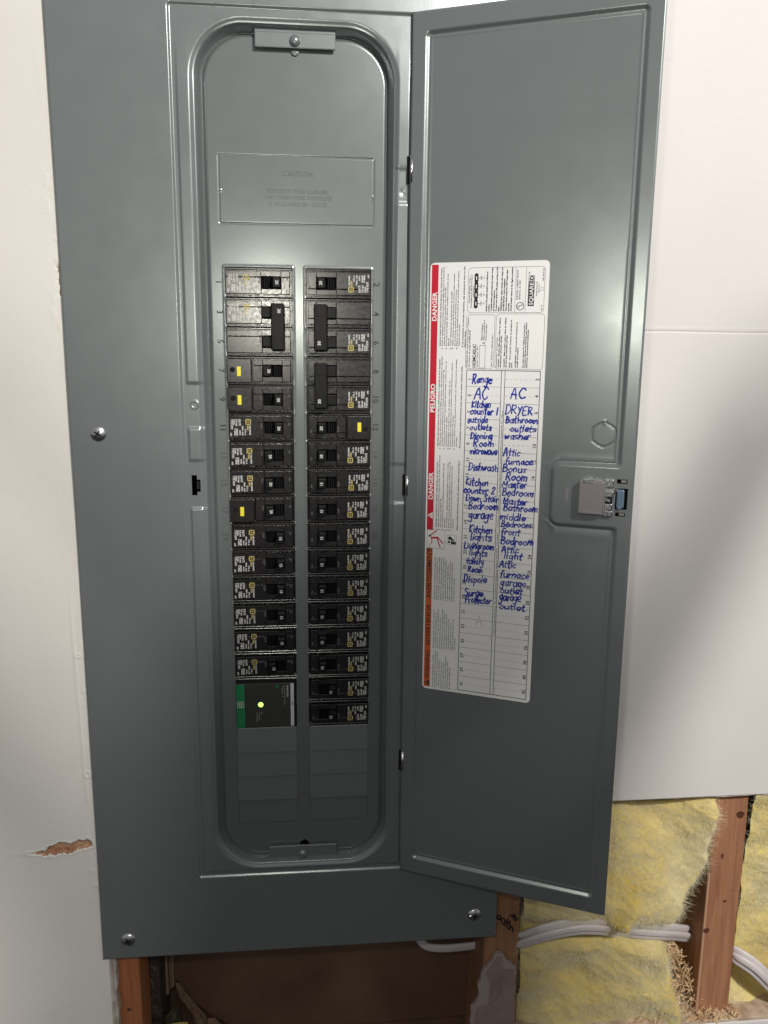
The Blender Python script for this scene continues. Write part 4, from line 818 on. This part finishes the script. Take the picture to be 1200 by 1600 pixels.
def body_mesh(kind):
    b = MB(); W0, W1 = -31.0, 30.5
    b.box(W0, W1, 15.5, 58, -12.45, 12.45, BLACK, .4)
    # shoulder ring around the raised face
    b.box(W0, W1, 12.6, 15.7, 10.75, 12.45, BLACK, .5, 2); b.box(W0, W1, 12.6, 15.7, -12.45, -10.75, BLACK, .5, 2); b.box(28.0, W1, 12.7, 15.6, -10.6, 10.6, BLACK, .4)
    x0, x1 = (-28.8, 27.0) if kind != 'afci' else (-6.8, 27.0); ox0, ox1, oz = 2.0, 19.4, 5.3; Y0, Y1 = 10.4, 15.6; seam = 4.6
    b.box(x0, ox0 - .01, Y0, Y1, -9.8, seam - .12, BLACK, .45); b.box(x0, ox0 - .01, Y0, Y1, seam + .12, 9.8, BLACK, .45)
    b.box(ox1 + .01, x1, Y0, Y1, -9.8, seam - .12, BLACK, .45); b.box(ox1 + .01, x1, Y0, Y1, seam + .12, 9.8, BLACK, .45)
    b.box(ox0, ox1, Y0 + .02, Y1, oz, 9.78, BLACK, .3); b.box(ox0, ox1, Y0 + .02, Y1, -9.78, -oz, BLACK, .3); b.box(ox0, ox1, 14.6, 15.55, -oz, oz, DARK)
    if kind == 'afci': b.box(-29.6, -7.6, 8.6, 15.6, -10.9, 10.9, BLACK, .9, 2)
    b.box(22.6, 25.8, Y0 - .12, Y0 + .3, -6.5, 2.0, BLACK, .08)
    return b.mesh('housing')
def mark(name, t, x, z, cap):
    f = Flat(); f.text(t, x, z, PRINTG, cap=cap, rot=-90, layer=1, bold=.02); return (name, f.mesh(name, lambda u, v, l: np.column_stack([u, 10.33 - l, v])))
MARKS = [mark('off_mark', 'OFF', -1.0, 4.0, 2.1), mark('date_code', '2341', 24.2, 4.7, 1.5)]
BODY = {k: body_mesh(k) for k in ('plain', 'afci')}
def handle_mesh(on):
    h = MB(); s = 1 if on else -1; c = 10.7; a = c + s * 1.0; e = c + s * 8.6; x0, x1 = min(a, e), max(a, e)
    h.box(x0, x1, 3.0, 14.0, -4.9, 4.9, HANDLE, .7, 2, top_scale=(.86, .92))
    q = Matrix.Rotation(-s * 0.5, 3, 'Z')
    for k in range(3):
        xx = c - s * (1.4 + 2.3 * k); h.box(xx - .9, xx + .9, 11.3 + .6 * k, 14.5, -4.8, 4.8, HANDLE, .3, rot=q)
    h.cyl((c + s * 4.8, 8.0, 4.75), (0, 0, 1), 1.1, 1.1, .5, DARK, 12)
    return h.mesh('handle')
HAND_ME = {True: handle_mesh(True), False: handle_mesh(False)}
def breaker(name, row, right, kind, on, amps, label, group, extra_face=None):
    cx = 34.95 if right else -34.85; z = -(row + .5) * PITCH
    root = empty(name, (cx, 0, z), label, 'circuit breaker', group)
    if right: root.rotation_euler = (0, math.pi, 0)
    link('housing', BODY[kind], root); root.location.y += (rng.random() - .5) * .0006; root.rotation_euler.x = (rng.random() - .5) * .02
    h = link('handle', HAND_ME[on], root)
    s = 1 if on else -1; f = Flat(); f.text(str(amps), 10.7 + s * 4.0, 0, PRINTW, cap=2.6, rot=-90, anchor='c', layer=1, bold=.03)
    link('amp_rating', f.mesh('amp_rating', lambda u, v, l: np.column_stack([u, 2.95 - l, v])), h)
    if kind == 'plain': rp = link('rating_print', PRINT_ME, root); rp.location = ((rng.random() - .5) * .0012, 0, (rng.random() - .5) * .0008)
    else:
        t = MB(); t.box(-20.6, -17.1, 8.1, 9.5, -4.9, 3.7, YELLOW, .25); t.obj('test_button', root)
        t = MB(); t.cyl((-24.5, 8.55, 1.0), (0, 1, 0), 2.4, 2.4, .25, DARK, 18); t.obj('button_dimple', root)
    for nm_, me_ in MARKS: link(nm_, me_, root)
    return root
GLt, GRt = 'breakers in the left column', 'breakers in the right column'
ordn = {1: 'top', 2: 'second', 3: 'third', 4: 'fourth', 5: 'fifth', 6: 'sixth'}
breaker('circuit_breaker', 0, False, 'plain', True, 20, 'topmost breaker of the left column, brightly lit, beside the pressed number 1', GLt)
breaker('circuit_breaker', 3, False, 'afci', False, 20, 'breaker with a yellow button beside the number 7', GLt)
breaker('circuit_breaker', 4, False, 'afci', True, 20, 'breaker with a yellow button just above the number 11 breaker', GLt)
breaker('circuit_breaker', 5, False, 'plain', True, 20, 'twenty amp breaker beside the number 11, directly under two yellow button breakers', GLt)
breaker('circuit_breaker', 6, False, 'plain', False, 20, 'black breaker two places above the lowest yellow button breaker, beside the number 13', GLt)
breaker('circuit_breaker', 7, False, 'plain', False, 20, 'black breaker directly above the lowest yellow button breaker in the left column', GLt)
breaker('circuit_breaker', 8, False, 'afci', False, 20, 'lowest of the three yellow button breakers in the left column', GLt)
for i, row in enumerate(range(9, 14)):
    breaker('circuit_breaker', row, False, 'plain', True, 15, ['fifteen amp breaker directly below the lowest yellow button breaker', 'fifteen amp breaker second below the lowest yellow button breaker on the left', 'fifteen amp breaker fourth above the green striped surge protector', 'fifteen amp breaker third above the green striped surge protector', 'fifteen amp breaker second above the green striped surge protector'][i], GLt)
breaker('circuit_breaker', 14, False, 'plain', False, 15, 'fifteen amp breaker with its handle tipped left, directly above the surge protector', GLt)
breaker('circuit_breaker', 0, True, 'plain', True, 20, 'topmost breaker of the right column beside the pressed number 2', GRt)
breaker('circuit_breaker', 5, True, 'afci', True, 20, 'the only yellow button breaker in the right column, beside the number 12', GRt)
rl = ['first breaker below the right column\'s yellow button breaker, twenty amp, beside number 14', 'second breaker below the right column\'s yellow button breaker, fifteen amp', 'third breaker below the right column\'s yellow button breaker', 'fourth breaker below the right column\'s yellow button breaker', 'fifth breaker below the right column\'s yellow button breaker',
      'seventh breaker from the bottom of the right column', 'sixth breaker from the bottom of the right column', 'fifth breaker from the bottom of the right column', 'fourth breaker from the bottom of the right column', 'third breaker from the bottom of the right column']
for i in range(9): breaker('circuit_breaker', 6 + i, True, 'plain', True, 20 if i == 0 else 15, (rl[:5] + rl[6:])[i], GRt)
breaker('circuit_breaker', 15, True, 'plain', False, 15, 'next to last breaker of the right column, in shade with its 15 right of centre', GRt)
breaker('circuit_breaker', 16, True, 'plain', False, 15, 'bottom breaker of the right column, in deep shade', GRt)
# two-pole breakers with a tie bar
def twopole(row, right, amps, label, printed):
    cx = 34.95 if right else -34.85; z = -(row + 1) * PITCH
    root = empty('double_breaker', (cx, 0, z), label, 'double breaker', 'two pole breakers with tie bars')
    if right: root.rotation_euler = (0, math.pi, 0)
    for dz in (PITCH / 2, -PITCH / 2):
        o = link('housing', BODY['plain'], root); o.location = (0, 0, dz * S)
        o = link('handle', HAND_ME[True], root); o.location = (0, 0.001, dz * S)
        if (dz > 0) == printed:
            q = link('rating_print', PRINT_ME, root); q.location = (0, 0, dz * S)
        q = link('off_mark', MARKS[0][1], root); q.location = (0, 0, dz * S)
        b = MB(); b.box(2.4, 10.6, 5.0, 14, -4.6 + dz, 4.6 + dz, HANDLE, .6, 2); b.obj('handle_block', root)
    b = MB(); b.box(10.4, 22.0, -0.6, 6.4, -20.2, 20.2, HANDLE, 1.0, 2); b.box(12.4, 20.0, -0.9, -0.4, 9.2, 19.2, HANDLE, .2); b.box(12.4, 20.0, -0.9, -0.4, -19.2, -9.2, HANDLE, .2); tb = b.obj('tie_bar', root)
    f = Flat(); f.text(str(amps), 16.2, 13.6, PRINTW, cap=2.8, rot=-90, anchor='c', layer=1, bold=.03); link('amp_rating', f.mesh('amp_rating', lambda u, v, l: np.column_stack([u, -0.92 - l, v])), tb)
twopole(1, False, 30, 'double breaker with a tie bar in the left column beside the numbers 3 and 5', True)
twopole(1, True, 30, 'upper of the two tie bar double breakers in the right column', True)
twopole(3, True, 30, 'lower of the two tie bar double breakers in the right column', True)
# surge protector
sp = empty('surge_protector', (-34.85, 0, -16 * PITCH), 'black surge protector with a green side strip and a lit green light', 'surge protector')
b = MB(); b.box(-31, 30.5, 14.8, 58, -25.2, 25.2, BLACK, .4); b.box(-31, 30.5, 12.8, 15, 21.6, 25.2, BLACK, .6, 2); b.box(-29.0, 26.8, 10.6, 15, -24.6, 20.6, SURGE, .5, 2); b.obj('housing', sp)
f = Flat(); f.rect(-28.6, -24.0, -20.9, 20.2, GREEN, 1); f.rect(23.2, -23.6, 26.3, 20.2, LILAC, 1); f.frame(-27.8, -3.6, -21.7, 2.6, .2, .55, PRINTW, 2); f.frame(-26.2, -2.0, -23.3, 1.0, .1, .75, PRINTW, 2)
link('colour_strips', f.mesh('colour_strips', lambda u, v, l: np.column_stack([u, 10.5 - l, v])), sp); f = Flat()
for s, x, z, L, c in (('HOM2175SB', 19.6, 18.4, 12, 1.4), ('Surge protective device', 17.2, 18.4, 20, 1.1), ('Type 1', 15.0, 18.4, 12, 1.1), ('Protection', -7.5, -8.4, 8.5, 1.0), ('is working', -9.7, -8.4, 9.5, 1.0), ('when', -5.2, -8.0, 3.0, 1.1)): f.text(s, x, z, PRINTW if c > 1.3 else PRINTM, cap=c, length=L, rot=-90, layer=1)
f.text('SPD', 24.0, 1.6, PRINTG, cap=1.6, rot=-90, layer=2, bold=.03); f.disc(10.5, 17.3, 1.9, GREEN, 1, 16, 1.2); f.line((9.5, 15.8), (12.2, 18.8), .6, GREEN, 1)
link('front_print', f.mesh('front_print', lambda u, v, l: np.column_stack([u, 10.5 - l, v])), sp)
b = MB(); dome(b, (-5.6, 10.6, -1.0), 2.5, 1.0, LED, 20, 4); b.obj('status_light', sp)

# writing on the stud
wr = Flat(); scrawl(wr, 'Master', 202, -641, 24, -26, 10, 1.5, MARKER, 1, 5, 0); scrawl(wr, 'Bath', 202, -659, 19, -20, 11, 1.7, MARKER, 1, 6, 0); wr.line((217, -637), (222, -633), 2.0, MARKER, 1)
w_ = link('marker_writing', wr.mesh('marker_writing', lambda u, v, l: np.column_stack([u - 209.5, -44.1 - l, v + 1400])), s2)

# ------------------------------------------------------------------ photographer stand-in (out of frame, placed and posed to shade the lower wall) and the phone
def skin(name, joints, edges, m, parent, sub=2):
    me = bpy.data.meshes.new(name); me.from_pydata([tuple(c * S for c in j[:3]) for j in joints], edges, []); me.materials.append(m)
    o = link(name, me, parent); md = o.modifiers.new('skin', 'SKIN'); md.use_smooth_shade = True
    lay = me.skin_vertices[0].data if me.skin_vertices else None
    if lay is None: me.attributes; 
    for i, j in enumerate(joints): r = j[3] * S; me.skin_vertices[0].data[i].radius = (r, (j[4] if len(j) > 4 else j[3]) * S); me.skin_vertices[0].data[i].use_root = (i == 0)
    s = o.modifiers.new('sub', 'SUBSURF'); s.levels = 1; s.render_levels = sub; return o
PXc, PYc, FLOOR = 470, -1000, -1070
pr = empty('photographer_stand_in', (PXc, PYc, FLOOR), 'unseen photographer stand-in in dark clothes, arms raised to cast shade on the wall', 'photographer_stand_in')
def J(x, y, z, r, r2=None): return (x - PXc, y - PYc, z - FLOOR, r) + ((r2,) if r2 else ())
jn = [J(470, -1010, -130, 118, 85), J(470, -1010, 60, 150, 90), J(472, -1005, 220, 165, 90), J(474, -1000, 305, 105, 70), J(474, -990, 325, 45), J(475, -960, 340, 55), J(476, -935, 350, 72), J(476, -925, 390, 58),
      J(375, -1000, 312, 44), J(320, -990, 392, 32), J(245, -980, 505, 25), J(215, -975, 535, 30),
      J(570, -1000, 306, 38), J(615, -990, 402, 25), J(670, -980, 525, 20), J(685, -975, 555, 25),
      J(410, -1010, -200, 85), J(400, -990, -590, 56), J(390, -1010, -980, 42), J(385, -890, -1035, 36),
      J(550, -1010, -200, 85), J(565, -990, -590, 56), J(575, -1010, -980, 42), J(580, -890, -1035, 36)]
ed = [(0, 1), (1, 2), (2, 3), (3, 4), (4, 5), (5, 6), (6, 7), (3, 8), (8, 9), (9, 10), (10, 11), (3, 12), (12, 13), (13, 14), (14, 15), (0, 16), (16, 17), (17, 18), (18, 19), (0, 20), (20, 21), (21, 22), (22, 23)]
skin('body', jn, ed, CLOTH, pr)
b = MB(); dome(b, (0, 0, 0), 86, 92, HAIR, 24, 6); ho = b.obj('hair', pr); ho.location = Vector((476 - PXc, -945 - PYc, 362 - FLOOR)) * S; ho.rotation_euler = (-math.pi / 2, 0, 0)
ph = empty('phone', (2, -756, -69), 'dark phone held up behind the lens', 'phone'); ph.matrix_world = Matrix.Translation(Vector((2, -760, -69)) * S) @ _R.to_4x4()
b = MB(); b.box(-16, 56, -8, 0, -128, 20, PHONE, 3, 3); b.box(-14, 20, 0, 1.5, -20, 17, PHONE, .7); b.obj('phone_body', ph)
bpy.data.objects.remove(_fo)
